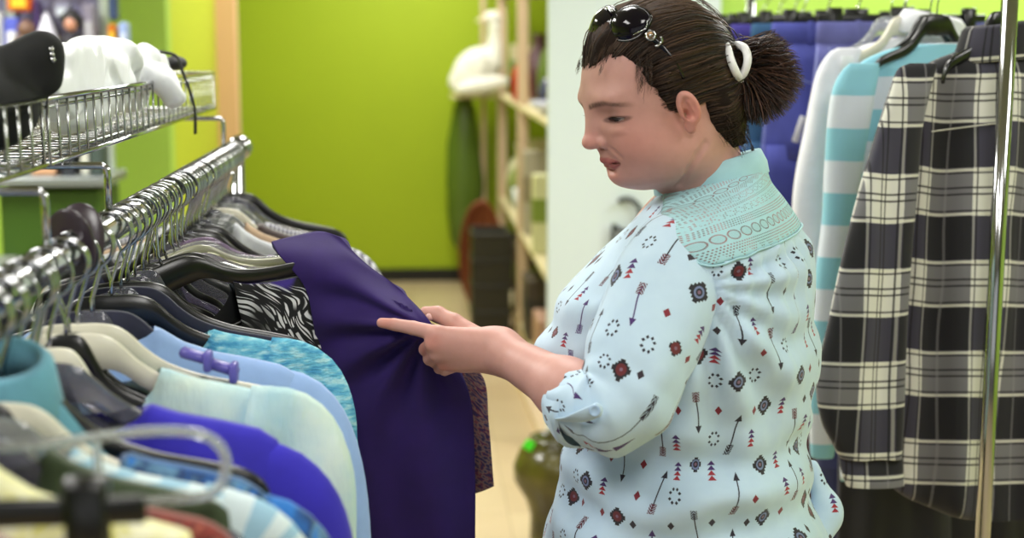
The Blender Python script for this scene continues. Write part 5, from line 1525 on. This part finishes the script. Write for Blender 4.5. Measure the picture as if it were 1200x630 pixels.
# bust: fuller front around the chest rows
bust = np.exp(-((rowt - .50) / .07) ** 2) * (np.exp(-((th[None] - .55) / .45) ** 2) + np.exp(-((th[None] - 2 * PI + .55) / .45) ** 2))
S += (bust * .014)[..., None] * BF
yA, yB = W(828, 311, 1.625), W(942, 257, 1.87)
yn = np.cross(yB - yA, (A([0, .0, 0]) + BL)); yn /= np.linalg.norm(yn)
if yn[2] < 0: yn = -yn
hgt = (S - yA) @ yn
fC, fD = W(757, 248, 1.68), W(822, 306, 1.61)
fn_ = np.cross(fD - fC, A([.25, 1, .25])); fn_ /= np.linalg.norm(fn_)
if fn_ @ (W(880, 230, 1.8) - fC) < 0: fn_ = -fn_
frt = (S - fC) @ fn_
isl = (hgt > 0) & (frt > 0)
S0 = S.copy()
# folds
du = np.gradient(S, axis=1); dvv = np.gradient(S, axis=0); Nn = np.cross(du, dvv); Nn /= np.linalg.norm(Nn, axis=2)[..., None] + 1e-9
c0 = S.mean(1, keepdims=True)
if ((S - c0) * Nn).sum() < 0: Nn = -Nn
below = np.clip(-hgt, 0, 1)
R_ang = th[None] * .17
backm = np.exp(-((th[None] - 2.75) / .9) ** 2)
g1 = np.sin(R_ang * 210 + 2 * vnoise(S, 9)) * .0050 * np.exp(-below / .07) * sstep(-.002, .02, below) * backm * (hgt < 0) * 1.5
pleat = np.exp(-((th[None] - 2.55) / .045) ** 2) * .008 * np.exp(-below / .12) * (hgt < 0)
zz = S[..., 2]
low = sstep(.52, .15, rowt)
h1 = np.sin((zz * 85) + 2.6 * vnoise(S * A([1, 1, .6]), 8) + th[None] * 1.2) * .0120 * low * np.exp(-((th[None] - 2.2) / 1.05) ** 2)
h2 = vnoise(S * A([.6, .6, 1.7]), 17) * .0105 * sstep(.74, .5, rowt)
h3 = vnoise(S * A([1.3, 1.3, .5]), 26, 3) * .0030 * sstep(.8, .6, rowt)
# diagonal drag lines from the armpit to the back
d_ = S - W(815, 330, 1.62); ang = np.arctan2(d_[..., 2], d_[..., 0]); rd = np.linalg.norm(d_, axis=2)
h4 = np.sin(ang * 15 + 1) * .0085 * np.exp(-((rd - .12) / .08) ** 2) * np.exp(-((th[None] - 2.0) / .8) ** 2) * sstep(0, -.02, hgt)
bill = .006 * np.exp(-((th[None] - 2.9) / .5) ** 2) * np.exp(-((below - .06) / .05) ** 2)
S = S + (g1 + pleat + h1 + h2 + h3 + h4 + bill)[..., None] * Nn
S = S + (.0025 * isl * sstep(0, .004, hgt) * sstep(0, .004, frt))[..., None] * Nn
V_ = S.reshape(-1, 3)
arc = np.cumsum(np.concatenate([np.zeros((1, nc_)), np.linalg.norm(np.diff(S, axis=0), axis=2)], 0), 0)
arcm = np.broadcast_to(arc[:, [int(NA * .35)]], arc.shape)
wdt = np.linalg.norm(np.diff(S[int(nr_ * .45)], axis=0), axis=1); wd_ = np.concatenate([[0], np.cumsum(wdt)])
UVp = np.stack([np.broadcast_to(wd_[None], arc.shape), arcm * .35 + .65 * (S[..., 2])], -1).reshape(-1, 2)
ldir = (yB - yA) / np.linalg.norm(yB - yA)
arc0 = np.cumsum(np.concatenate([np.zeros((1, nc_)), np.linalg.norm(np.diff(S0, axis=0), axis=2)], 0), 0)
e0 = A([np.interp(0.0, hgt[40:, j], arc0[40:, j]) for j in range(nc_)])
e0 = np.convolve(np.pad(e0, 8, mode='edge'), np.ones(17) / 17, mode='valid')
UVl = np.stack([((S0 - yA) @ ldir), arc0 - e0[None]], -1).reshape(-1, 2)
i_, j_ = np.meshgrid(np.arange(nr_ - 1), np.arange(nc_ - 1), indexing='ij')
a0 = (i_ * nc_ + j_).ravel()
Fq = np.stack([a0, a0 + 1, a0 + nc_ + 1, a0 + nc_], 1)
lf = isl.reshape(-1)[Fq].all(1)
blouse = mk('blouse', V_, Fq[~lf].astype(np.int32), bm_.m, PERS, True, UVp)
md = blouse.modifiers.new('cloth', 'SOLIDIFY'); md.thickness = .0018; md.offset = -1
lace = mk('lace_yoke', V_, Fq[lf].astype(np.int32), lm.m, blouse, True, UVl)
lace.matrix_parent_inverse = Matrix()
md = lace.modifiers.new('cloth', 'SOLIDIFY'); md.thickness = .0025; md.offset = -1
# piping along the yoke edge
edge = []
for j in range(0, nc_ - 1):
    col = np.where(isl[:, j])[0]
    if len(col) and 1.35 < th[j] < 4.7: edge.append(S[col[0], j] + Nn[col[0], j] * .0018)
a = Acc(); a.tube(cr(edge[::3], 90), .0013, 6); o = a.obj('yoke_piping', m_pale, blouse); o.matrix_parent_inverse = Matrix()
# collar band
def ring_at(fx, fy, bx_, by_, w, n=64, extra=0.0):
    r_ = ringspec(fx, fy, bx_, by_, w); t_ = np.linspace(0, 2 * PI, n, endpoint=False)
    d = np.linalg.norm(r_[3:6])
    return r_[:3] + np.cos(t_)[:, None] * r_[3:6] * (1 + extra / d) + np.sin(t_)[:, None] * r_[6:9] * (1 + extra / w)
b0 = [ring_at(771, 230, 896, 200, .068, extra=.004), ring_at(772, 221, 892, 188, .067, extra=.006), ring_at(777, 209, 887, 174, .0645, extra=.004), ring_at(777.5, 208, 886.5, 173, .0645, extra=.002), ring_at(779, 210, 886, 176, .062, extra=.0005), ring_at(774, 224, 890, 192, .064, extra=.0)]
a = Acc(); a.loft(b0, True, False)
o = a.obj('collar', m_pale, blouse); o.matrix_parent_inverse = Matrix()

# sleeve
path = cr([W(806, 290, 1.74), W(798, 304, 1.676), W(776, 346, 1.630), W(754, 402, 1.595), W(739, 446, 1.573), W(724, 474, 1.563), W(704, 477, 1.575), W(684, 471, 1.594), W(674, 468, 1.606)], 90)
rad = cr([[.046, .040], [.059, .054], [.064, .058], [.060, .056], [.056, .054], [.052, .052], [.048, .048], [.042, .044], [.036, .040]], 90)
T_ = np.gradient(path, axis=0); T_ /= np.linalg.norm(T_, axis=1)[:, None]
ns = 80; tt = np.arange(ns + 1) * 2 * PI / ns
Ss = []
ref = A([0, -1., 0])
for i in range(90):
    Cm = ref - T_[i] * (ref @ T_[i]); Cm /= np.linalg.norm(Cm); Sd = np.cross(T_[i], Cm)
    Ss.append(path[i] + rad[i, 0] * np.cos(tt)[:, None] * Sd + rad[i, 1] * np.sin(tt)[:, None] * Cm)
Ss = np.stack(Ss)
dn = (Ss - path[:, None]); dn /= np.linalg.norm(dn, axis=2)[..., None]
al = np.linspace(0, 1, 90)[:, None]
elb = np.exp(-((al - .66) / .10) ** 2)
fo = vnoise(Ss * A([1, 1, .8]), 20, 5) * .0070 + vnoise(Ss, 42, 6) * .0020
fo = fo + np.sin(al * 60 + np.cos(tt)[None] * 2.2) * .0030 * elb
fo = fo + np.sin(tt[None] * 9 + 3 * al) * .0032 * sstep(.78, .98, al)
fo = fo + np.sin(tt[None] * 11) * .0018 * sstep(.12, .0, al)
Ss = Ss + fo[..., None] * dn
sl_len = np.concatenate([[0], np.cumsum(np.linalg.norm(np.diff(path, axis=0), axis=1))])
UVs = np.stack([np.broadcast_to(tt[None] * .060 + .013, fo.shape), np.broadcast_to(1.3 - sl_len[:, None], fo.shape)], -1).reshape(-1, 2)
i_, j_ = np.meshgrid(np.arange(89), np.arange(ns), indexing='ij'); a0 = (i_ * (ns + 1) + j_).ravel()
Fs = np.stack([a0, a0 + 1, a0 + ns + 2, a0 + ns + 1], 1)
slv = mk('sleeve', Ss.reshape(-1, 3), Fs.astype(np.int32), bm_.m, PERS, True, UVs)
md = slv.modifiers.new('cloth', 'SOLIDIFY'); md.thickness = .0018; md.offset = -1
# rolled cuff
cp = cr([W(692, 482, 1.585), W(680, 475, 1.600), W(668, 467, 1.614)], 14)
Tc = (cp[-1] - cp[0]); Tc /= np.linalg.norm(Tc)
Cm = ref - Tc * (ref @ Tc); Cm /= np.linalg.norm(Cm); Sd = np.cross(Tc, Cm)
def cring(c, r0, r1, wob=0.0, ph=0.0):
    t_ = np.arange(64) * 2 * PI / 64; w = 1 + wob * np.sin(7 * t_ + ph)
    return c + (r0 * w * np.cos(t_))[:, None] * Sd + (r1 * w * np.sin(t_))[:, None] * Cm
R0 = [cring(cp[0], .043, .047, .01), cring(cp[1], .0475, .0525, .02, .7), cring(cp[4], .0470, .0515, .03, 1), cring(cp[8], .0425, .0480, .045, 1.4), cring(cp[11], .0400, .0450, .03, 2), cring(cp[13], .0385, .0435, .02, 2), cring(cp[13], .0355, .0405, .02, 2), cring(cp[10], .0335, .0395, .0), cring(cp[2], .0335, .039, .0)]
a = Acc(); uvc = []
t_ = np.arange(64) * 2 * PI / 64
for k, r_ in enumerate(R0): uvc += [(.3 + q_ * .045, .7 + k * .009) for q_ in t_]
a.loft(R0, True, False, uv=uvc)
cuff = a.obj('cuff', bm_.m, slv); cuff.matrix_parent_inverse = Matrix()
# buttoned tab and its button
tb = [W(655, 491, 1.568), W(664, 492, 1.545), W(678, 489, 1.519), W(696, 482, 1.505), W(706, 477, 1.505)]
a = Acc(); a.tube(cr(tb, 20), [.0085] * 17 + [.008, .006, .002], 12, sq=(1, .22), up=(0.2, -1, 0)); o = a.obj('sleeve_tab', fabric('plain pale blue cotton', (184, 208, 226), .85, 800, .03), slv); o.matrix_parent_inverse = Matrix()
c = W(697, 481, 1.5005); a = Acc(); nrm = A([-.1, -1, .1]); nrm /= np.linalg.norm(nrm); ex_ = np.cross((0, 0, 1), nrm); ex_ /= np.linalg.norm(ex_); Rb = np.stack([ex_, np.cross(nrm, ex_), nrm], 1)
a.lathe([(0, 0), (.0055, 0), (.0062, .0008), (.0062, .002), (.0052, .0026), (.0042, .0018), (0, .0016)], c, 24, R=Rb); o = a.obj('button', M('pearly button', (160, 186, 214), .15), slv); o.matrix_parent_inverse = Matrix()
# shirt tail knot at the lower back edge
def f_tail(P):
    a_, b_ = W(966, 560, 1.84), W(930, 650, 1.80)
    d = s_cap(P, W(952, 545, 1.85), W(970, 600, 1.83), .008, .018)
    d = smin(d, s_cap(P, W(970, 600, 1.83), W(940, 650, 1.80), .018, .024), .02)
    return d + vnoise(P * A([1, 1, .5]), 45) * .004
v, f = surfnet(f_tail, W(900, 720, 1.84) + A([-.1, -.1, 0]), W(1000, 500, 1.84) + A([.1, .1, 0]), .003, safety=2)
tailo = mk('shirt_tail', relax(v, f, 2), f, bm_.m, blouse, True, np.stack([v[:, 0] * 1.0, v[:, 2]], 1)); tailo.matrix_parent_inverse = Matrix()
# far sleeve
re = RSH + A([.0, .04, -.27]); 
a = Acc(); a.tube(cr([RSH + A([-.0, -.04, .0]), RSH, RSH + (re - RSH) * .5, re, re + A([-.02, -.005, -.05])], 24), np.interp(np.linspace(0, 1, 24), [0, .2, .5, 1], [.05, .055, .052, .046]), 24)
a.obj('sleeve', bm_.m, PERS)
# trousers and shoes
m_tr = fabric('black trousers', (22, 22, 26), .85)
def f_tr(P):
    d = s_ell(P, HIP + A([0, 0, -.01]), (.142, .180, .12), np.stack([BF, BL, BUP], 1))
    for s_ in (1, -1):
        hj = HIP + BL * .085 * s_ + A([0, 0, -.04]); kn = A([hj[0] - .01, hj[1], .46]); an_ = A([hj[0] + .015, hj[1], .08])
        d = smin(d, s_cap(P, hj, kn, .104, .072), .03); d = smin(d, s_cap(P, kn, an_, .072, .062), .02)
    return d + vnoise(P, 14) * .006
v, f = surfnet(f_tr, A([HIP[0] - .4, 1.4, -.02]), A([HIP[0] + .4, 2.2, 1.05]), .009, safety=2)
mk('trousers', relax(v, f, 1), f, m_tr, PERS)
for s_ in (1, -1):
    hj = HIP + BL * .085 * s_; an_ = A([hj[0] + .015, hj[1], .045])
    v, f = surfnet(lambda P: np.maximum(smin(s_cap(P, an_ + A([.02, 0, 0]), an_ + BF * .15 + A([0, 0, -.012]), .042, .034), s_ell(P, an_ + A([0, 0, .03]), (.045, .038, .03)), .02), .0 - P[:, 2]), an_ - .28, an_ + .28, .007, safety=2)
    mk('shoe', v, f, M('black leather shoe', (18, 16, 16), .4), PERS)
# ================================================================ the right-hand rack
QX, QZ = .885, 1.672
r3 = thing('garment_rack', 'chrome garment rack on the right with a tall upright in front of the plaid shirt', 'clothes rack', (QX, 2.9, 0))
a = Acc(); a.tube([(QX, 2.10, QZ), (QX, 2.6, QZ), (QX, 3.2, QZ), (QX, 3.74, QZ)], .0125, 20); a.obj('rail', m_chr, r3)
for y in (2.10, 3.74):
    a = Acc(); a.tube([(QX - .008, y, QZ + .03), (QX - .008, y, 1.0), (QX - .008, y, .05)], .0115, 20); a.obj('post', m_chr, r3)
    a = Acc(); a.tube([(QX - .25, y, .03), (QX + .25, y, .03)], .014, 12); a.obj('foot', m_chr, r3)
    a = Acc(); a.tube([(QX - .008, y, .08), (QX - .008, y, .13)], .016, 16); a.obj('collar_ring', m_chr, r3)

def plaid_nodes(m, pu=.120, pv=.143, shade=1.0):
    u, v = m.uv()
    def axis(t):
        f = t.fract()
        dark = f.lt(.48)
        wl = (f - .50).abs().lt(.014).max((f - .975).abs().lt(.014))
        bl = (f - .535).abs().lt(.010).max((f - .715).abs().lt(.011)).max((f - .785).abs().lt(.011)).max((f - .945).abs().lt(.010))
        gl = (f - .24).abs().lt(.012)
        return dark, wl, bl, gl
    du, wu, bu, gu = axis(u / pu); dv, wv, bv, gv_ = axis(v / pv)
    c = m.mix(dv, m.mix(du, (212, 211, 202), (112, 111, 114)), m.mix(du, (58, 56, 70), (24, 23, 28)))
    c = m.mix(wu * .35, c, (205, 203, 190)); c = m.mix(wv * .8, c, (214, 212, 196))
    c = m.mix(bu * .85, c, (20, 18, 24)); c = m.mix(bv * .85, c, (20, 18, 24))
    c = m.mix(gu * .3, c, (150, 148, 150))
    m.base(c)
pm = Mat('black and white plaid flannel', (100, 100, 100), .9); plaid_nodes(pm); pm.bump(pm.noise(600, 2), .2, .0008)
pm.b.inputs['Sheen Weight'].default_value = .15

def drape(name, rows, Y, T, mat, parent, seed=0, fold=1.0, n=64, m=90, uo=(0, 0), ytilt=0.0, k=(50, 90), open_ends=False):
    """closed hanging form: rows of (photo y, left x, right x) give the outline at depth Y, T is its half thickness"""
    R = cr([(W(xl, y, Y)[0], W(xr, y, Y)[0], W((xl + xr) / 2, y, Y)[2]) for y, xl, xr in rows], m)
    rs = np.random.RandomState(seed); ph = rs.rand(6) * 6.28
    th = np.arange(n + 1) * 2 * PI / n; rings = []; uv = []
    ztop = R[0, 2]
    for i, (xl, xr, z) in enumerate(R):
        c, hw = (xl + xr) / 2, max(.004, (xr - xl) / 2); dep = ztop - z
        x = c + hw * np.cos(th); s = np.sin(th)
        tt = T * min(1, .18 + (dep / .06) ** .6) * min(1.0, hw / .03)
        y = Y + tt * np.sign(s) * np.abs(s) ** .75
        fo = fold * .008 * min(1, dep / .15) * (np.sin(x * k[0] + ph[0] + dep * 3) + .6 * np.sin(x * k[1] + ph[1] - dep * 2)) + fold * .004 * vnoise(np.stack([x, y, z * .5 + 0 * x], 1), 22, seed)
        y = y + fo * np.abs(s) ** .5 + ytilt * (x - c)
        rings.append(np.stack([x, y, np.full(n + 1, z)], 1))
        uv += [(a_ + (0 if b_ <= 0 else .05) + uo[0] + .03 * (fo_ * 20), z + uo[1] + fo_ * .25) for a_, b_, fo_ in zip(x, s, fo)]
    V = np.concatenate(rings); i_, j_ = np.meshgrid(np.arange(m - 1), np.arange(n), indexing='ij'); a0 = (i_ * (n + 1) + j_).ravel()
    F = [tuple(q) for q in np.stack([a0, a0 + 1, a0 + n + 2, a0 + n + 1], 1).tolist()]
    F.append(tuple(range(n))); F.append(tuple((m - 1) * (n + 1) + j for j in range(n))[::-1])
    o = mk(name, V, F, mat, parent, True, uv, recalc=True)
    return o
# ---- plaid shirt
ps_ = thing('plaid_shirt', 'black and white plaid flannel shirt hanging at the front of the right rack', 'shirt', (.95, 2.2, 1.2))
drape('shirt_body', [(52, 1140, 1212), (60, 1122, 1232), (72, 1092, 1258), (86, 1074, 1280), (110, 1066, 1292), (150, 1062, 1296), (260, 1058, 1292), (400, 1054, 1284), (520, 1046, 1276), (560, 1042, 1270), (580, 1062, 1262), (596, 1100, 1240), (602, 1120, 1220)], 2.2, .040, pm.m, ps_, 3, 1.1, uo=(.5 * .12 + .0 - W(1126, 300, 2.2)[0], .5 * .143 - W(1120, 353, 2.2)[2]), n=90, m=110)
drape('sleeve', [(74, 1066, 1098), (82, 1052, 1096), (110, 1042, 1088), (150, 1029, 1080), (210, 1010, 1075), (290, 990, 1068), (380, 970, 1062), (440, 957, 1060), (490, 962, 1058), (520, 976, 1056), (535, 984, 1055)], 2.135, .024, pm.m, ps_, 5, .6, uo=(.5 * .12 - W(1012, 300, 2.11)[0], .5 * .143 - W(1020, 370, 2.11)[2]), k=(60, 110))
drape('sleeve_cuff', [(531, 984, 1056), (534, 983, 1057), (550, 986, 1058), (566, 991, 1059), (568, 992, 1058)], 2.133, .020, pm.m, ps_, 6, .1, m=20, uo=(.02, .11))
drape('sleeve', [(74, 1262, 1290), (110, 1268, 1312), (210, 1272, 1330), (380, 1276, 1350), (520, 1280, 1340), (560, 1285, 1335)], 2.22, .024, pm.m, ps_, 8, .5)
# collar: stand and fall wrapped round the hanger neck
a = Acc(); rg = []; uvc = []
cc = W(1172, 52, 2.2)
for q in np.linspace(0, 2 * PI, 48):
    o_ = A([math.cos(q), .55 * math.sin(q), 0]); lift_ = .006 * math.cos(q)
    base_ = cc + A([.052 * math.cos(q), .030 * math.sin(q), lift_])
    prof = [(0, -.016), (-.004, .022), (-.003, .030), (.003, .032), (.009, .026), (.017, -.004), (.021, -.022), (.018, -.024), (.012, -.004), (.006, -.010)]
    rg.append(A([base_ + o_ * a_ + A([0, 0, b_]) for a_, b_ in prof])); uvc += [(q * .05, .02 + b_ * 1.3) for a_, b_ in prof]
a.loft(rg, True, False, uv=uvc); a.obj('collar', pm.m, ps_)
# yoke seam and centre back pleat piping
a = Acc(); P_ = [W(x, y, 2.2) + A([0, -.0445, 0]) for x, y in ((1080, 152), (1110, 148), (1150, 143), (1190, 139), (1230, 138))]
a.tube(cr(P_, 40), .0012, 6); a.obj('yoke_seam', M('pale piping', (200, 198, 184), .8), ps_)
# ---- aqua and white striped top
def aq(m):
    u, v = m.uv(); f = (v / .108 + .17).fract(); m.base(m.mix(f.lt(.5), (212, 220, 232), (138, 198, 216)))
m_aq = print_mat('aqua and white broad stripes', (180, 210, 220), aq)
st_ = thing('striped_top', 'aqua and white broad striped knit top between the plaid and the white shirt', 'top', (.9, 2.42, 1.2))
drape('top_body', [(50, 1100, 1150), (54, 1060, 1180), (62, 1030, 1200), (76, 1006, 1215), (100, 996, 1225), (160, 992, 1225), (300, 988, 1220), (480, 985, 1215), (560, 985, 1210)], 2.42, .022, m_aq, st_, 11, .5)
drape('sleeve', [(74, 996, 1030), (84, 986, 1030), (104, 976, 1026), (140, 970, 1020), (200, 966, 1010), (260, 963, 1002), (330, 955, 996), (420, 950, 990), (470, 948, 986), (528, 950, 978), (536, 953, 976)], 2.38, .018, m_aq, st_, 12, .4, uo=(0, .03))
# ---- white shirt
ws = thing('white_blouse', 'long sleeved white shirt hanging behind the aqua striped top on the right rack', 'shirt', (.9, 2.58, 1.2))
m_wh = fabric('soft white cotton', (224, 224, 232), .9, 500, .03)
drape('shirt_body', [(40, 1066, 1110), (46, 1040, 1140), (54, 1010, 1165), (66, 988, 1180), (90, 972, 1190), (160, 962, 1190), (300, 958, 1185), (480, 955, 1180), (520, 958, 1178)], 2.58, .024, m_wh, ws, 21, .9)
drape('sleeve', [(56, 982, 1010), (64, 970, 1008), (90, 956, 1000), (150, 943, 985), (230, 929, 974), (320, 930, 968), (400, 934, 964), (470, 938, 962), (486, 940, 960)], 2.55, .020, m_wh, ws, 22, .9)
a = Acc(); rg = []
cc = W(1092, 38, 2.58)
for q in np.linspace(0, 2 * PI, 40):
    o_ = A([math.cos(q), .55 * math.sin(q), 0]); base_ = cc + A([.048 * math.cos(q), .028 * math.sin(q), -.010 * math.cos(q)])
    rg.append(A([base_ + o_ * a_ + A([0, 0, b_]) for a_, b_ in [(0, -.02), (-.003, .026), (.004, .032), (.012, .022), (.018, -.006), (.014, -.010), (.006, 0)]]))
a.loft(rg, True, False); a.obj('collar', m_wh, ws)
a = Acc(); p = W(987, 72, 2.56); a.box(p + A([0, -.03, -.005]), (.022, .002, .03), bev=.0008); a.obj('care_tag', M('clear white tag', (226, 230, 232), .3), ws)
# hangers
RG = 'hangers on the right rack'
for k_, c_, y_, rz_, sx_, dx_, lb_ in (('plate', 'black', 2.2, .35, .50, .02, 'black hanger in the plaid shirt on the right rack'), ('plate', 'black', 2.42, .3, .58, .0, 'black hanger in the aqua striped top, its broad neck in view'),
        ('plate', 'black', 2.48, .3, .58, .01, 'spare black hanger between the aqua striped top and the white shirt'), ('plate', 'white', 2.58, .3, .60, .0, 'ivory hanger inside the white shirt on the right rack'), ('bar', 'clear', 2.66, .1, .62, .0, 'clear wide hanger behind the white shirt')):
    hanger(k_, c_, y_, rz_, lb_, RG, x=QX + dx_, z=QZ).scale = (sx_, 1, 1)
# ---- trousers clipped behind
def denim(name, c):
    m = Mat(name, c, .85); _mats[name] = m
    n_ = m.noise(18, 4, stretch=(1, 1, .4)); m.base(m.mix(n_, tuple(x * .8 for x in c), tuple(min(255, x * 1.25 + 6) for x in c))); m.bump(m.noise(700, 2), .3, .0008); return m.m
m_sti = M('pale stitching', (130, 140, 190), .8)
def jeans(y, c, label, dx=0.0, rz=0.0, w=.175, name='jeans', z0=-.10, L=1.0):
    t = thing(name, label, 'jeans', (QX + dx, y, QZ + z0), local=True)
    t.location = (QX + dx, y, QZ + z0); t.rotation_euler = (0, 0, rz)
    m = denim('denim %d %d %d' % c, c); th = np.arange(40) * 2 * PI / 40
    def ring(cx, hw, T, z, ph): return np.stack([cx + hw * np.cos(th), T * np.sign(np.sin(th)) * np.abs(np.sin(th)) ** .7 + .006 * np.sin(cx * 9 + np.cos(th) * 3 + z * 9 + ph), np.full(40, z)], 1)
    a = Acc(); a.loft([ring(0, w, .012, .018, 0), ring(0, w + .001, .0145, .016, 0), ring(0, w + .002, .015, -.02, 0), ring(0, w, .012, -.022, 0)]); a.obj('waistband', m, t)
    a = Acc(); a.loft([ring(0, w * (1 + .10 * k / 6), .012 + .012 * math.sin(k / 6 * 2), -.020 - .24 * k / 6, k * .2) for k in range(7)]); a.obj('hip_panel', m, t)
    for s_ in (-1, 1):
        a = Acc(); a.loft([ring(s_ * (w * .53 + .004 * k / 14), w * (.56 - .20 * k / 14), .024 - .006 * k / 14, -.23 - (L - .24) * k / 14, k * .3 + s_) for k in range(15)]); a.obj('leg', m, t)
        a = Acc(); a.tube(cr([(s_ * w * .9, -.020, -.03), (s_ * w * .75, -.026, -.085), (s_ * w * .45, -.028, -.10), (s_ * w * .40, -.028, -.03)], 20), .0011, 5); a.obj('pocket_stitching', m_sti, t)
        a = Acc(); a.tube([(s_ * w * 1.0, -.008, -.03), (s_ * w * 1.06, -.010, -.2), (s_ * w * 1.08, -.016, -.26)], .0011, 5); a.obj('seam_stitching', m_sti, t)
        a = Acc(); a.box((s_ * w * .55, -.017, -.002), (.012, .004, .045), bev=.001); a.obj('belt_loop', m, t)
    return t
jj = [(2.80, (90, 92, 152), 'lilac blue jeans just behind the white shirt on the right rack', .07, .05, .17),
      (2.94, (66, 72, 148), 'mid blue jeans with a white tag on the hip', .022, -.1, .17),
      (3.08, (44, 82, 120), 'teal blue jeans in the middle of the clipped jeans', .0, .1, .165),
      (3.22, (58, 50, 132), 'violet blue jeans behind the teal blue pair', -.015, .12, .165),
      (3.36, (26, 30, 54), 'dark navy jeans third from the far end of the right rack', -.0, -.05, .165),
      (3.50, (50, 36, 150), 'purple blue trousers second from the far end of the right rack', -.0, .0, .17),
      (3.66, (44, 42, 50), 'charcoal trousers at the far end of the right rack', -.0, .05, .165)]
for y, c, lb, dx, rz, w in jj:
    jeans(y, c, lb, dx, rz, w)
    hanger('clip', 'black', y, rz, 'black clip hanger of the ' + lb.split(' on the')[0].split(' at the')[0].split(' with')[0].split(' just')[0].split(' in the')[0].split(' behind')[0].split(' third')[0].split(' second')[0], RG, x=QX + dx, z=QZ)
p = W(930, 150, 2.94)
a = Acc(); R_ = A(Matrix.Rotation(.3, 3, 'Y')); a.box((p[0], 2.895, p[2]), (.014, .002, .055), R_, bev=.0006); a.box((p[0] + .025, 2.895, p[2] - .004), (.016, .002, .03), A(Matrix.Rotation(-.4, 3, 'Y')), bev=.0006)
tag(a.obj('price_tag', M('white card', (226, 226, 226), .6)), 'white paper size tag on the lilac blue jeans', 'tag')
# ---- dark clothes on the lower level
for k, (x0, x1, y0, Y, c, lb) in enumerate(((985, 1110, 505, 2.72, (12, 10, 14), 'black trousers below the plaid sleeve cuff'), (1090, 1240, 510, 2.74, (14, 12, 16), 'black trousers below the plaid shirt hem'), (943, 1000, 462, 2.80, (52, 16, 26), 'dark maroon garment between the woman and the plaid sleeve'), (958, 1010, 520, 2.76, (30, 34, 70), 'navy garment low beside the tail of the blouse'))):
    t = thing('dark_trousers' if k < 2 else 'dark_garment', lb, 'trousers' if k < 2 else 'garment', ((x0 + x1) / 2 / 1700, Y, .8))
    drape('cloth_body', [(y0, x0, x1), (y0 + 40, x0 - 2, x1 + 2), (y0 + 200, x0 - 4, x1 + 4), (y0 + 420, x0, x1)], Y, .028, fabric('dark cloth %d' % k, c), t, 40 + k, .8)
